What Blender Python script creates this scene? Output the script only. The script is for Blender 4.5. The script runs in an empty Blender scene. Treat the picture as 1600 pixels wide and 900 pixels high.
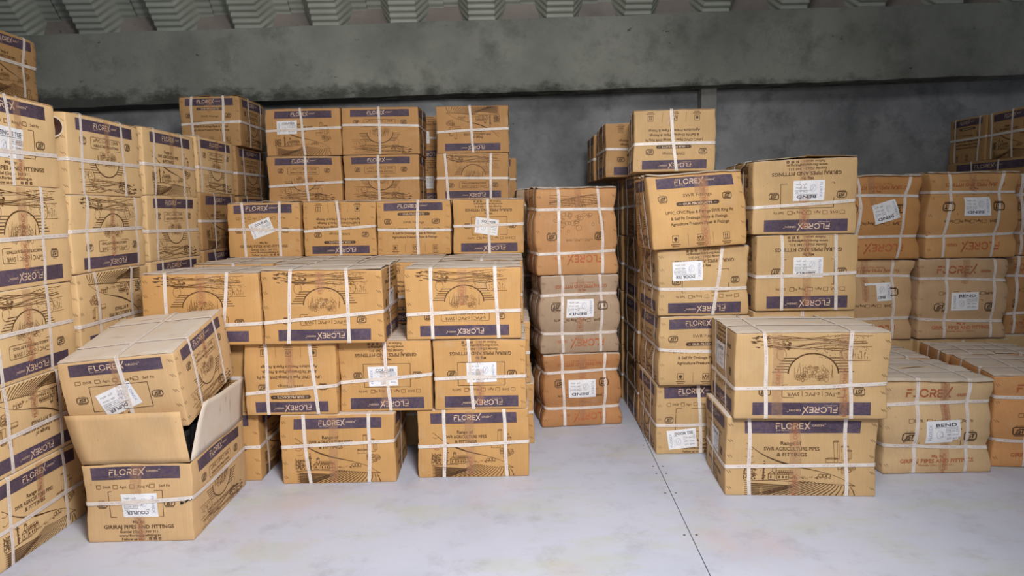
import bpy, math, random
import numpy as np
from mathutils import Matrix, Vector
SC = bpy.context.scene
COL = SC.collection
R = math.radians

# ------------------------------------------------------------------ camera
cd = bpy.data.cameras.new('camera'); cam = bpy.data.objects.new('camera', cd); COL.objects.link(cam)
cd.sensor_width = 36; cd.lens = 1150 / 1600 * 36; cd.clip_start = .05
pit = math.atan(120 / 1150)
cam.matrix_world = Matrix.Translation((0, 0, 1.5)) @ Matrix.Rotation(math.pi / 2 - pit, 4, 'X') @ Matrix.Rotation(R(-.9), 4, 'Z')
SC.camera = cam

# ------------------------------------------------------------------ light
wd = bpy.data.worlds.new('world'); SC.world = wd; wd.use_nodes = True
wd.node_tree.nodes['Background'].inputs[0].default_value = (.86, .92, 1, 1)
wd.node_tree.nodes['Background'].inputs[1].default_value = .085

def area(name, loc, target, sx, sy, power, col):
    l = bpy.data.lights.new(name, 'AREA'); l.shape = 'RECTANGLE'; l.size = sx; l.size_y = sy; l.energy = power; l.color = col
    o = bpy.data.objects.new(name, l); COL.objects.link(o); o.location = loc
    o.rotation_euler = (Vector(target) - Vector(loc)).to_track_quat('-Z', 'Y').to_euler()
    return o
sl = bpy.data.lights.new('added_key_spot', 'SPOT'); sl.energy = 775; sl.color = (1, .965, .925); sl.spot_size = R(113); sl.spot_blend = 1; sl.shadow_soft_size = .42  # added unseen key spot; its soft cone keeps high and rear cartons dimmer
so = bpy.data.objects.new('added_key_spot', sl); COL.objects.link(so); so.location = (.55, .35, 3.1)
so.rotation_euler = (Vector((-.75, 3.5, .45)) - so.location).to_track_quat('-Z', 'Y').to_euler()
area('roof_lamp', (.6, 1.0, 5.2), (.3, 4.5, 0), 1.2, 1.2, 62, (1, .97, .94))
area('open_door_daylight', (-.3, -3.0, 2.0), (0, 5, 1.0), 4, 3, 42, (.95, .97, 1))
vs = SC.view_settings; vs.view_transform = 'Standard'; vs.look = 'None'; vs.exposure = 0.0; vs.gamma = 1; vs.use_curve_mapping = False

# ------------------------------------------------------------------ materials
def s2l(c):
    return tuple(((v / 255) / 12.92 if v / 255 <= .04045 else ((v / 255 + .055) / 1.055) ** 2.4) for v in c) + (1,)

class NT:
    def __init__(s, name):
        s.m = bpy.data.materials.new(name); s.m.use_nodes = True
        s.t = s.m.node_tree; s.b = s.t.nodes['Principled BSDF']
    def n(s, typ, **kw):
        nd = s.t.nodes.new(typ)
        for k, v in kw.items():
            if k.startswith('i_'):
                nd.inputs[k[2:].replace('_', ' ')].default_value = v
            else: setattr(nd, k, v)
        return nd
    def l(s, a, b): s.t.links.new(a, b)
    def coords(s, scale=(1, 1, 1), kind='Object'):
        tc = s.n('ShaderNodeTexCoord'); mp = s.n('ShaderNodeMapping'); mp.inputs['Scale'].default_value = scale
        s.l(tc.outputs[kind], mp.inputs[0]); return mp.outputs[0]
    def noise(s, vec, scale, detail=4, rough=.55):
        nd = s.n('ShaderNodeTexNoise'); nd.inputs['Scale'].default_value = scale; nd.inputs['Detail'].default_value = detail
        nd.inputs['Roughness'].default_value = rough; s.l(vec, nd.inputs['Vector']); return nd.outputs['Fac']
    def ramp(s, fac, stops):
        nd = s.n('ShaderNodeValToRGB'); cr = nd.color_ramp
        while len(cr.elements) < len(stops): cr.elements.new(.5)
        for e, (p, c) in zip(cr.elements, stops): e.position = p; e.color = c if len(c) == 4 else tuple(c) + (1,)
        s.l(fac, nd.inputs[0]); return nd.outputs[0]
    def mix(s, fac, a, b, mode='MIX'):
        nd = s.n('ShaderNodeMix', data_type='RGBA', blend_type=mode)
        for i, v in ((0, fac), (6, a), (7, b)):
            if hasattr(v, 'is_output'): s.l(v, nd.inputs[i])
            else: nd.inputs[i].default_value = v
        return nd.outputs[2]
    def bump(s, h, strength, dist=.01):
        nd = s.n('ShaderNodeBump'); nd.inputs['Strength'].default_value = strength; nd.inputs['Distance'].default_value = dist
        s.l(h, nd.inputs['Height']); s.l(nd.outputs[0], s.b.inputs['Normal'])
    def done(s, col=None, rough=.8, spec=.3):
        if col is not None:
            if hasattr(col, 'is_output'): s.l(col, s.b.inputs['Base Color'])
            else: s.b.inputs['Base Color'].default_value = col
        s.b.inputs['Roughness'].default_value = rough; s.b.inputs['Specular IOR Level'].default_value = spec
        return s.m

def g(v): return (v, v, v, 1)
def cardboard(name, dust):
    k = NT(name); oi = k.n('ShaderNodeObjectInfo'); v = k.coords(); fl = k.coords((150, 150, 2.5)); rnd = k.n('ShaderNodeVectorMath', operation='ADD')
    sc_ = k.n('ShaderNodeMath', operation='MULTIPLY'); sc_.inputs[1].default_value = 37; k.l(oi.outputs['Random'], sc_.inputs[0])
    k.l(v, rnd.inputs[0]); k.l(sc_.outputs[0], rnd.inputs[1]); rv = rnd.outputs[0]
    c = oi.outputs['Color']
    c = k.mix(1, c, k.ramp(k.noise(rv, 5, 5), [(.25, g(.88)), (.75, g(1.08))]), 'MULTIPLY')
    c = k.mix(1, c, k.ramp(k.noise(fl, 1, 2), [(.3, g(.955)), (.7, g(1.03))]), 'MULTIPLY')
    c = k.mix(k.ramp(k.noise(rv, 55, 3), [(.70, g(0)), (.76, g(.45))]), c, s2l((112, 78, 50)))
    c = k.mix(k.ramp(k.noise(rv, 7, 6, .65), [(.56, g(0)), (.74, g(.32))]), c, s2l((205, 180, 150)))
    if dust:
        c = k.mix(k.ramp(k.noise(rv, 9, 6, .6), [(.25, g(.62)), (.7, g(.97))]), c, s2l((212, 203, 194)))
        c = k.mix(k.ramp(k.noise(k.coords((5, 30, 5)), 1, 5, .6), [(.60, g(0)), (.72, g(.5))]), c, s2l((120, 105, 92)))
    k.bump(k.noise(fl, 1, 1), .12, .002)
    return k.done(c, .72, .28)
CARD = cardboard('cardboard', False); CARD_TOP = cardboard('dusty_cardboard', True)
def ink(name, col, worn=.35, var=1.25):
    k = NT(name); v = k.coords()
    c = k.mix(k.ramp(k.noise(v, 60, 4, .7), [(.35, g(0)), (.8, g(worn))]), s2l(col), s2l((170, 128, 85)))
    c = k.mix(1, c, k.ramp(k.noise(v, 6, 3), [(.3, g(1 / var)), (.7, g(var))]), 'MULTIPLY')
    return k.done(c, .6, .3)
NAVY = ink('navy_ink', (68, 60, 84), .25, 1.32)
DARK = ink('dark_brown_ink', (70, 46, 28), .3)
FINE = ink('faint_brown_ink', (104, 70, 40), .4)
BLACK = ink('black_ink', (62, 46, 36), .2)
RED = ink('red_ink', (176, 92, 58), .5)
REDT = ink('tape_red_ink', (182, 92, 62), .6)
PALE = ink('knocked_out_lettering', (222, 192, 166), .2, 1.05)
def plain(name, col, rough=.5, spec=.4, var=.08, scale=20):
    k = NT(name); v = k.coords(); c = s2l(col)
    o = k.mix(1, c, k.ramp(k.noise(v, scale, 4), [(.3, g(1 - var)), (.7, g(1 + var))]), 'MULTIPLY')
    return k.done(o, rough, spec)
LABEL = plain('white_label_paper', (232, 232, 236), .5)
LINK = plain('label_print', (62, 64, 82), .6)
LGREY = plain('label_grey_print', (150, 156, 185), .6)
BLACKP = plain('black_plastic', (26, 26, 28), .35)
BROWNP = plain('brown_pipe_plastic', (62, 36, 26), .5)
CREAM = plain('cream_pipe_end', (196, 176, 150), .5)
STEEL = plain('dark_steel', (70, 66, 64), .45)
def strap_mat():
    k = NT('white_strap'); uv = k.coords((190, 3, 1), 'UV'); tc = k.n('ShaderNodeTexCoord'); sp = k.n('ShaderNodeSeparateXYZ'); k.l(tc.outputs['UV'], sp.inputs[0])
    mid = k.n('ShaderNodeMath', operation='SUBTRACT'); k.l(sp.outputs[1], mid.inputs[0]); mid.inputs[1].default_value = .5
    ab = k.n('ShaderNodeMath', operation='ABSOLUTE'); k.l(mid.outputs[0], ab.inputs[0])
    lt = k.n('ShaderNodeMath', operation='LESS_THAN'); k.l(ab.outputs[0], lt.inputs[0]); lt.inputs[1].default_value = .26
    letters = k.ramp(k.noise(uv, 1, 2), [(.50, g(0)), (.58, g(.55))]); words = k.ramp(k.noise(k.coords((11, 0, 1), 'UV'), 1, 1), [(.45, g(0)), (.5, g(1))])
    f = k.mix(1, letters, words, 'MULTIPLY'); f2 = k.mix(lt.outputs[0], g(0), f)
    inkc = k.mix(k.ramp(k.noise(k.coords((4, 0, 1), 'UV'), 1, 1), [(.48, g(0)), (.52, g(1))]), s2l((170, 110, 110)), s2l((130, 122, 140)))
    base = k.mix(k.noise(k.coords(), 12, 4), s2l((214, 203, 195)), s2l((232, 224, 218)))
    return k.done(k.mix(f2, base, inkc), .42, .45)
STRAP = strap_mat()
def tape_mat():
    k = NT('clear_packing_tape'); v = k.coords()
    k.l(k.ramp(k.noise(v, 45, 4, .65), [(.35, g(.16)), (.72, g(.42))]), k.b.inputs['Alpha'])
    k.bump(k.noise(k.coords((60, 60, 12)), 1, 3), .5, .004)
    return k.done(s2l((196, 152, 118)), .16, .6)
TAPE = tape_mat()
def concrete(name, a, b, c, stain, sc=1.0, edge=None):
    k = NT(name); v = k.coords((sc, sc, sc))
    col = k.ramp(k.noise(v, .9, 7, .62), [(.28, s2l(a)), (.5, s2l(b)), (.75, s2l(c))])
    col = k.mix(k.ramp(k.noise(v, 3.2, 6, .7), [(.52, g(0)), (.72, g(.6))]), col, s2l(stain))
    col = k.mix(k.ramp(k.noise(k.coords((9, 9, 14)), 1, 5, .7), [(.66, g(0)), (.72, g(.8))]), col, s2l(tuple(x * .45 for x in stain)))
    if edge is not None:
        tc = k.n('ShaderNodeTexCoord'); sp = k.n('ShaderNodeSeparateXYZ'); k.l(tc.outputs['Object'], sp.inputs[0])
        nz = k.noise(k.coords((5, 5, 8)), 1, 6, .7); m = k.n('ShaderNodeMath', operation='MULTIPLY_ADD'); k.l(nz, m.inputs[0]); m.inputs[1].default_value = -.42; k.l(sp.outputs[2], m.inputs[2])
        col = k.mix(k.ramp(m.outputs[0], [(0, g(0)), (1, g(0))]) if False else band(k, m.outputs[0], edge), col, s2l(tuple(x * .42 for x in stain)))
    k.bump(k.noise(v, 14, 8, .7), .5, .02)
    return k.done(col, .88, .2)
def band(k, val, edge):
    mr = k.n('ShaderNodeMapRange'); mr.inputs[1].default_value = edge; mr.inputs[2].default_value = edge + .1
    mr.inputs[3].default_value = .75; mr.inputs[4].default_value = 0; k.l(val, mr.inputs[0]); return mr.outputs[0]
BEAM = concrete('beam_concrete', (108, 112, 106), (142, 145, 138), (168, 169, 162), (90, 94, 87), .9, -.22)
WALL = concrete('wall_concrete', (108, 111, 113), (148, 150, 154), (186, 187, 192), (92, 96, 97), 1.5)
PLASTER = concrete('pink_grey_plaster', (132, 124, 118), (150, 141, 136), (162, 154, 150), (120, 116, 112), .7)
def floor_mat():
    k = NT('white_floor_board'); v = k.coords()
    c = k.ramp(k.noise(v, .8, 6, .6), [(.3, s2l((182, 188, 208))), (.5, s2l((198, 203, 222))), (.75, s2l((206, 210, 226)))])
    c = k.mix(k.ramp(k.noise(k.coords((1.3, 2.6, 1)), 1, 6, .7), [(.50, g(0)), (.68, g(.75))]), c, s2l((190, 197, 186)))
    c = k.mix(k.ramp(k.noise(k.coords((1, .7, 1)), 1.4, 5, .6), [(.54, g(0)), (.70, g(.65))]), c, s2l((204, 188, 192)))
    c = k.mix(k.ramp(k.noise(v, 4.5, 8, .75), [(.52, g(0)), (.72, g(.45))]), c, s2l((152, 150, 158)))
    c = k.mix(k.ramp(k.noise(k.coords((9, 16, 1)), 1, 3, .6), [(.74, g(0)), (.78, g(.45))]), c, s2l((120, 114, 112)))
    k.bump(k.noise(v, 30, 4), .06, .003)
    return k.done(c, .5, .3)
FLOOR = floor_mat()
ROOF = plain('galvanised_roof_sheet', (172, 178, 168), .5, .4, .12, 3)
ROOF.node_tree.nodes['Principled BSDF'].inputs['Metallic'].default_value = .1

# ------------------------------------------------------------------ mesh helpers
def link(o, parent=None):
    COL.objects.link(o)
    if parent is not None: o.parent = parent
    return o
def tag(o, label=None, cat=None, group=None, kind=None):
    for k_, v_ in (('label', label), ('category', cat), ('group', group), ('kind', kind)):
        if v_: o[k_] = v_
    return o
def mesh(name, verts, faces, mats, mi=None, uv=None, smooth=False):
    """faces: (M,3) or (M,4) int array"""
    verts = np.asarray(verts, np.float32); faces = np.asarray(faces, np.int32); k = faces.shape[1]
    me = bpy.data.meshes.new(name)
    me.vertices.add(len(verts)); me.vertices.foreach_set('co', verts.ravel())
    me.loops.add(faces.size); me.loops.foreach_set('vertex_index', faces.ravel())
    me.polygons.add(len(faces)); me.polygons.foreach_set('loop_start', np.arange(0, faces.size, k, dtype=np.int32))
    for m in mats: me.materials.append(m)
    if mi is not None: me.polygons.foreach_set('material_index', np.asarray(mi, np.int32))
    me.polygons.foreach_set('use_smooth', np.full(len(faces), bool(smooth)))
    me.update(calc_edges=True)
    if uv is not None:
        ul = me.uv_layers.new(name='UVMap'); ul.data.foreach_set('uv', np.asarray(uv, np.float32)[faces.ravel()].ravel())
    return me
def obj(name, me, parent=None, color=None):
    o = bpy.data.objects.new(name, me); link(o, parent)
    if color: o.color = color
    return o
def empty(name, loc, rot=(0, 0, 0)):
    o = bpy.data.objects.new(name, None); COL.objects.link(o); o.location = loc; o.rotation_euler = rot; o.empty_display_size = .1
    return o
def gridfaces(nu, nv, off=0):
    i = np.arange(nu - 1)[:, None]; j = np.arange(nv - 1)[None, :]; a = (i * nv + j).ravel() + off
    return np.stack([a, a + nv, a + nv + 1, a + 1], 1)
def boxmesh(name, x0, x1, y0, y1, z0, z1, mat, n=(1, 1, 1)):
    v = [(x, y, z) for x in (x0, x1) for y in (y0, y1) for z in (z0, z1)]
    f = [(0, 1, 3, 2), (4, 6, 7, 5), (0, 4, 5, 1), (2, 3, 7, 6), (0, 2, 6, 4), (1, 5, 7, 3)]
    return mesh(name, v, f, [mat])

# ------------------------------------------------------------------ the setting
fl = obj('floor', boxmesh('floor', -7.5, 7.5, -1, 8, -.12, -.012, plain('floor_joint', (104, 100, 100), .9))); tag(fl, kind='structure')
fa = R(-2); fc = (.838, 4.12)
def frot(x, y): return (fc[0] + x * math.cos(fa) - y * math.sin(fa), fc[1] + x * math.sin(fa) + y * math.cos(fa))
gp = .002
for (a0, a1, b0, b1) in ((-7, -gp, -4.6, -gp), (gp, 6, -4.6, -gp), (-7, -gp, gp, 3.6), (gp, 6, gp, 3.6)):
    c4 = [frot(a0, b0), frot(a1, b0), frot(a1, b1), frot(a0, b1)]
    v = [(x, y, z) for z in (-.012, 0) for (x, y) in c4]
    obj('floor_panel', mesh('floor_panel', v, [(0, 3, 2, 1), (4, 5, 6, 7), (0, 1, 5, 4), (1, 2, 6, 5), (2, 3, 7, 6), (3, 0, 4, 7)], [FLOOR]), fl)
def disc(cx, cy, z, r, n=8, h=.0015):
    a = np.linspace(0, 2 * math.pi, n, endpoint=False)
    v = [(cx + r * math.cos(t), cy + r * math.sin(t), z) for t in a] + [(cx + r * .8 * math.cos(t), cy + r * .8 * math.sin(t), z + h) for t in a] + [(cx, cy, z + h)]
    f = [(i, (i + 1) % n, n + (i + 1) % n) for i in range(n)] + [(i, n + (i + 1) % n, n + i) for i in range(n)] + [(n + i, n + (i + 1) % n, 2 * n) for i in range(n)]
    return v, f
for b in (-1.26, -.86, -.35, -.06, .06, .45):
    for a in (-.03, .026):
        v, f = disc(*frot(a, b), 0, .0065)
        obj('floor_screw', mesh('floor_screw', v, f, [STEEL]), fl)

def slab(name, x0, x1, y0, y1, zb, zt, mat, slope=0.0, nx=60, nz=10, wob=0.0, seed=1):
    """sloped concrete member with an uneven front face and lower edge"""
    rg = np.random.default_rng(seed); xs = np.linspace(x0, x1, nx); zs = np.linspace(0, 1, nz)
    ph = rg.uniform(0, 6.28, 12)
    def w(x, z): return wob * (np.sin(x * 2.1 + ph[0]) + .6 * np.sin(x * 5.3 + ph[1] + z * 3) + .5 * np.sin(x * 9.7 + ph[2]) + .4 * np.sin(x * 17 + z * 9 + ph[3]))
    V = []
    for x in xs:
        for z in zs: V.append((x, y0 + w(x, z) * .8, zb + slope * x + (zt - zb) * z + (w(x * 1.3, 0) if z == 0 else (w(x, 2) if z == 1 else 0))))
    F = [tuple(q) for q in gridfaces(nx, nz)]; b0 = len(V)
    for x in xs: V.append((x, y1, zb + slope * x)); V.append((x, y1, zt + slope * x))
    for i in range(nx - 1):
        a = b0 + 2 * i; F.append((i * nz, a, a + 2, (i + 1) * nz)); F.append((i * nz + nz - 1, (i + 1) * nz + nz - 1, a + 3, a + 1))
    return mesh(name, V, F, [mat], smooth=False)
wb = obj('wall_back', boxmesh('wall_back', -7.5, 7.5, 7.0, 7.25, -.1, 3.9, WALL)); tag(wb, kind='structure')
bm_ = slab('concrete_beam', -7.5, 7.5, 6.72, 7.02, 2.556, 3.19, BEAM, .0182, 200, 12, .0035)
bm_.transform(Matrix.Translation((0, 0, -2.556)))
bo = obj('trim_1', bm_); bo.location = (0, 0, 2.556); tag(bo, kind='structure')
hs = obj('trim_2', slab('plaster_haunch', -7.5, 7.5, 6.86, 7.02, 3.12, 3.62, PLASTER, .0195, 120, 6, .003, 4)); tag(hs, kind='structure')
pl = obj('trim_3', boxmesh('concrete_pillar', 1.755, 1.895, 6.86, 7.02, -.02, 2.62, plain('pale_pillar_plaster', (150, 150, 146), .9, .2))); tag(pl, kind='structure')

# arched roof of trapezoid steel ribs, curving up from the top of the beam
A0 = R(46); RAD = 8.5
def arch(s, off):
    th = A0 - s / RAD
    # centre of curvature: start point minus inward normal
    y = 6.97; z = 3.235
    ny, nz = -math.sin(A0), -math.cos(A0)      # inward (towards room) normal at the start
    cy, cz = y + ny * RAD, z + nz * RAD
    n2 = (-math.sin(th), -math.cos(th))
    return (cy - n2[0] * (RAD - off), cz - n2[1] * (RAD - off))
ss = np.concatenate([np.linspace(-.12, 1.6, 150), np.linspace(1.75, 6.5, 20)])
vv = []; 
for x in (-7, 7):
    for s in np.linspace(0, 6.5, 24): y, z = arch(s, -.03); vv.append((x, y, z + .0195 * x))
ce = obj('ceiling', mesh('ceiling', vv, gridfaces(2, 24), [ROOF])); tag(ce, kind='structure')
pitch_ = .69
prof = [(-.345, 0), (-.215, 0), (-.115, .2), (.115, .2), (.215, 0), (.345, 0)]
for kx in range(-4, 14):
    xc = -4.37 + kx * pitch_; V = []
    for s in ss:
        cor = .0065 * math.sin(s * 2 * math.pi / .062) if s < 1.65 else 0
        for (px, off) in prof:
            o_ = off + cor * (1 if off > .1 else .55)
            y, z = arch(s, o_); V.append((xc + px + (cor * .4 * np.sign(px) if off > .1 else 0), y, z + .0195 * xc))
    me = mesh('roof_panel', V, gridfaces(len(ss), len(prof)), [ROOF])
    obj('roof_panel', me, ce)

# ------------------------------------------------------------------ printing templates (metres, origin bottom left of the face)
_tc = {}
def glyphs(s, bold):
    key = (s, bold)
    if key not in _tc:
        cu = bpy.data.curves.new('t', 'FONT'); cu.body = s; cu.size = 1; cu.resolution_u = 2; cu.offset = .022 if bold else .004
        o = bpy.data.objects.new('t', cu); COL.objects.link(o); dg = bpy.context.evaluated_depsgraph_get(); dg.update()
        ev = o.evaluated_get(dg); me = ev.to_mesh(); me.calc_loop_triangles()
        v = np.zeros(len(me.vertices) * 3, np.float32); me.vertices.foreach_get('co', v); v = v.reshape(-1, 3)[:, :2].copy()
        t = np.zeros(len(me.loop_triangles) * 3, np.int32); me.loop_triangles.foreach_get('vertices', t); t = t.reshape(-1, 3)
        ev.to_mesh_clear(); bpy.data.objects.remove(o); bpy.data.curves.remove(cu)
        # glyph fronts only, all wound the same way
        a, b, c = v[t[:, 0]], v[t[:, 1]], v[t[:, 2]]
        cr = (b[:, 0] - a[:, 0]) * (c[:, 1] - a[:, 1]) - (b[:, 1] - a[:, 1]) * (c[:, 0] - a[:, 0])
        t[cr < 0] = t[cr < 0][:, ::-1]
        _tc[key] = (v, t)
    return _tc[key]

LWF = 1.35          # flexo print spreads: drawn lines come out a little heavier
class Sheet:
    def __init__(s, W, H): s.W, s.H, s.p, s.part = W, H, [], 'side_print'; s.d = 0
    def add(s, v, t, mat): s.p.append((s.part, mat, np.asarray(v, float).reshape(-1, 2), np.asarray(t, int).reshape(-1, 3), s.d))
    def rect(s, x0, y0, x1, y1, mat, nx=1, ny=1):
        X, Y = np.meshgrid(np.linspace(x0, x1, nx + 1), np.linspace(y0, y1, ny + 1), indexing='ij')
        q = gridfaces(nx + 1, ny + 1); s.add(np.stack([X.ravel(), Y.ravel()], 1), np.concatenate([q[:, [0, 1, 2]], q[:, [0, 2, 3]]]), mat)
    def line(s, pts, w, mat, w2=None):
        p = np.asarray(pts, float); n = len(p)
        if n < 2: return
        k_ = LWF if mat in (DARK, FINE) else 1
        w, w2 = w * k_, (w2 * k_ if w2 is not None else None)
        d = np.gradient(p, axis=0); d /= np.maximum(np.linalg.norm(d, axis=1, keepdims=True), 1e-9); nn = np.stack([-d[:, 1], d[:, 0]], 1)
        ww = np.linspace(w, w2 if w2 is not None else w, n)[:, None] / 2
        v = np.concatenate([p + nn * ww, p - nn * ww]); t = []
        for i in range(n - 1): t += [(i, n + i, n + i + 1), (i, n + i + 1, i + 1)]
        s.add(v, t, mat)
    def frame(s, x0, y0, x1, y1, w, mat, r=0):
        if r == 0:
            for a in ([(x0, y0), (x1, y0)], [(x1, y0), (x1, y1)], [(x1, y1), (x0, y1)], [(x0, y1), (x0, y0)]): s.line(a, w, mat)
        else:
            pts = []
            for cx, cy, a0 in ((x1 - r, y1 - r, 0), (x0 + r, y1 - r, 90), (x0 + r, y0 + r, 180), (x1 - r, y0 + r, 270)):
                for k in range(4): a = R(a0 + 30 * k); pts.append((cx + r * math.cos(a), cy + r * math.sin(a)))
            s.line(pts + pts[:2], w, mat)
    def disc(s, cx, cy, r, mat, n=12):
        v = [(cx, cy)] + [(cx + r * math.cos(6.2832 * i / n), cy + r * math.sin(6.2832 * i / n)) for i in range(n)]
        s.add(v, [(0, 1 + i, 1 + (i + 1) % n) for i in range(n)], mat)
    def ring(s, cx, cy, rx, ry, w, mat, a0=0, a1=360, n=20):
        s.line([(cx + rx * math.cos(R(a0 + (a1 - a0) * i / n)), cy + ry * math.sin(R(a0 + (a1 - a0) * i / n))) for i in range(n + 1)], w, mat)
    def text(s, str_, cx, cy, h, mat, bold=False, fit=None, rot=0, align='c'):
        v, t = glyphs(str_, bold)
        if not len(v): return
        lo, hi = v.min(0), v.max(0); k = h / .73; q = v * k; w = (hi[0] - lo[0]) * k; sx = 1
        if fit: sx = fit / w; w = fit
        q[:, 0] = (q[:, 0] - lo[0] * k) * sx - (w / 2 if align == 'c' else 0); q[:, 1] -= h / 2
        if rot: c_, s_ = math.cos(R(rot)), math.sin(R(rot)); q = q @ np.array([[c_, s_], [-s_, c_]])
        s.add(q + (cx, cy), t, mat)

def florex(S, x, y, h, mat, green=True, t=.15):
    """x left, y baseline of the word, h letter height"""
    w = h * t
    def P(pts, ox): return [(x + (ox + a) * h, y + b * h) for a, b in pts]
    L = [([[(0, 0), (0, .66)], [(-.02, .93), (.64, .93)], [(0, .52), (.52, .52)]], 0), ([[(0, 1), (0, .08)], [(-.07, .07), (.52, .07)]], .86),
         ([[(.42 + .42 * math.cos(a), .5 + .45 * math.sin(a)) for a in np.linspace(.3, 6.0, 22)]], 1.58),
         ([[(0, 0), (0, .62)], [(-.02, .93), (.42, .93), (.56, .86), (.6, .72), (.56, .56), (.42, .48), (.1, .48)], [(.3, .46), (.62, 0)]], 2.7),
         ([[(-.02, .93), (.58, .93)], [(-.02, .5), (.52, .5)], [(-.02, .07), (.58, .07)], [(0, .07), (0, .93)]], 3.58),
         ([[(.02, .98), (.72, .0)], [(-.04, -.16), (.46, .6), (.86, 1.32)]], 4.34)]
    for strokes, ox in L:
        for st in strokes: S.line(P(st, ox), w, mat)
    if green:
        S.text('GREEN', x + h * 6.3, y + h * .58, h * .34, mat, False, fit=h * 1.75)
        S.text('TM', x + h * 7.35, y + h * .82, h * .15, mat)
        S.text('FIT N FIT', x + h * .95, y - h * .24, h * .16, mat, False, fit=h * 1.9)

def brand(S, u0, u1, v0, v1, mat=None):
    W, H = S.W, S.H; S.part = 'brand_band'; S.d = 0
    S.rect(u0 * W, (1 - v1) * H, u1 * W, (1 - v0) * H, NAVY, 24, 3)
    S.part = 'lettering'; S.d = 1
    hb = (v1 - v0) * H; h = hb * .46; wd_ = h * 7.4; cx = (u0 + u1) / 2 * W
    florex(S, cx - wd_ / 2 - hb * .05, (1 - v1) * H + hb * .34, h, PALE)
    S.part = 'side_print'; S.d = 0
def isi(S, cx, cy, w, mat=BLACK):
    S.part = 'quality_mark'; h = w * .62; lw = w * .088
    S.frame(cx - w / 2, cy - h / 2, cx + w / 2, cy + h / 2, lw, mat, h * .25)
    t = w * .105   # the mark: three stroked letters under one bar
    S.line([(cx - w * .34, cy - h * .28), (cx - w * .22, cy - h * .28), (cx - w * .17, cy + h * .24)], t, mat)
    S.line([(cx + w * .1, cy + h * .24), (cx - w * .06, cy + h * .24), (cx - w * .08, cy + h * .02), (cx + w * .06, cy - h * .02), (cx + w * .03, cy - h * .26), (cx - w * .14, cy - h * .26)], t, mat)
    S.line([(cx + w * .12, cy + h * .24), (cx + w * .37, cy + h * .24)], t, mat); S.line([(cx + w * .25, cy + h * .24), (cx + w * .2, cy - h * .3)], t, mat)
    S.text('IS : 14182', cx, cy + h * .72, w * .1, FINE); S.line([(cx - w * .42, cy - h * .68), (cx + w * .42, cy - h * .68)], w * .05, FINE)
    S.part = 'side_print'

def sheet_A():           # maker's side
    S = Sheet(.5, .4); W, H = S.W, S.H; Y = lambda v: (1 - v) * H
    brand(S, .09, .89, .035, .195)
    for u, t, uu in ((.145, 'SWR', .225), (.31, 'Agri.', .385), (.465, 'Ring Fit', .575), (.645, 'Self Fit', .755)):
        S.frame(u * W - .011, Y(.285) - .009, u * W + .011, Y(.285) + .009, .0018, FINE); S.text(t, uu * W, Y(.285), .0135, DARK)
    S.frame(.23 * W, Y(.675), .735 * W, Y(.345), .0022, DARK)
    for u in (.155, .80): isi(S, u * W, Y(.51), .046)
    S.text('Mfg. By:', .49 * W, Y(.735), .0135, DARK, True)
    S.text('GIRIRAJ PIPES AND FITTINGS', .49 * W, Y(.80), .0195, DARK, True, fit=.66 * W)
    S.text('Gondal (Guj.) - 360 311.', .49 * W, Y(.862), .0135, DARK, True, fit=.37 * W)
    S.text('www.florexpipefitting.in', .49 * W, Y(.912), .0135, DARK, True, fit=.39 * W)
    S.text('Follow us on :', .425 * W, Y(.962), .0135, DARK, True)
    for i in range(3):
        cx = (.585 + .045 * i) * W; S.rect(cx - .0065, Y(.962) - .0065, cx + .0065, Y(.962) + .0065, DARK)
        S.d = 1; S.text('fo>'[i], cx, Y(.962), .008, PALE); S.d = 0
    return S
def fittings_drawing(S, x, y, k, mat, rg):
    for i in range(9):
        cx, cy = x + rg.uniform(-.055, .055) * k, y + rg.uniform(-.035, .02) * k; r = rg.uniform(.010, .016) * k
        S.ring(cx, cy, r, r * .8, .0014, mat, n=12); S.ring(cx + r * .2, cy, r * .6, r * .5, .001, mat, n=10)
        S.line([(cx - r, cy), (cx - r * .6, cy - r * 1.5)], .0012, mat)
    for bx, by, w, h in ((-.025, .03, .022, .085), (.008, .02, .03, .07), (-.06, .012, .05, .02), (.03, .03, .02, .04)):
        S.frame(x + bx * k, y + by * k, x + (bx + w) * k, y + (by + h) * k, .0014, mat); S.ring(x + (bx + w / 2) * k, y + (by + h) * k, w * k * .55, .004 * k, .0013, mat, n=12)
        S.line([(x + (bx + w * .7) * k, y + by * k), (x + (bx + w * .7) * k, y + (by + h) * k)], .001, mat)
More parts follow.
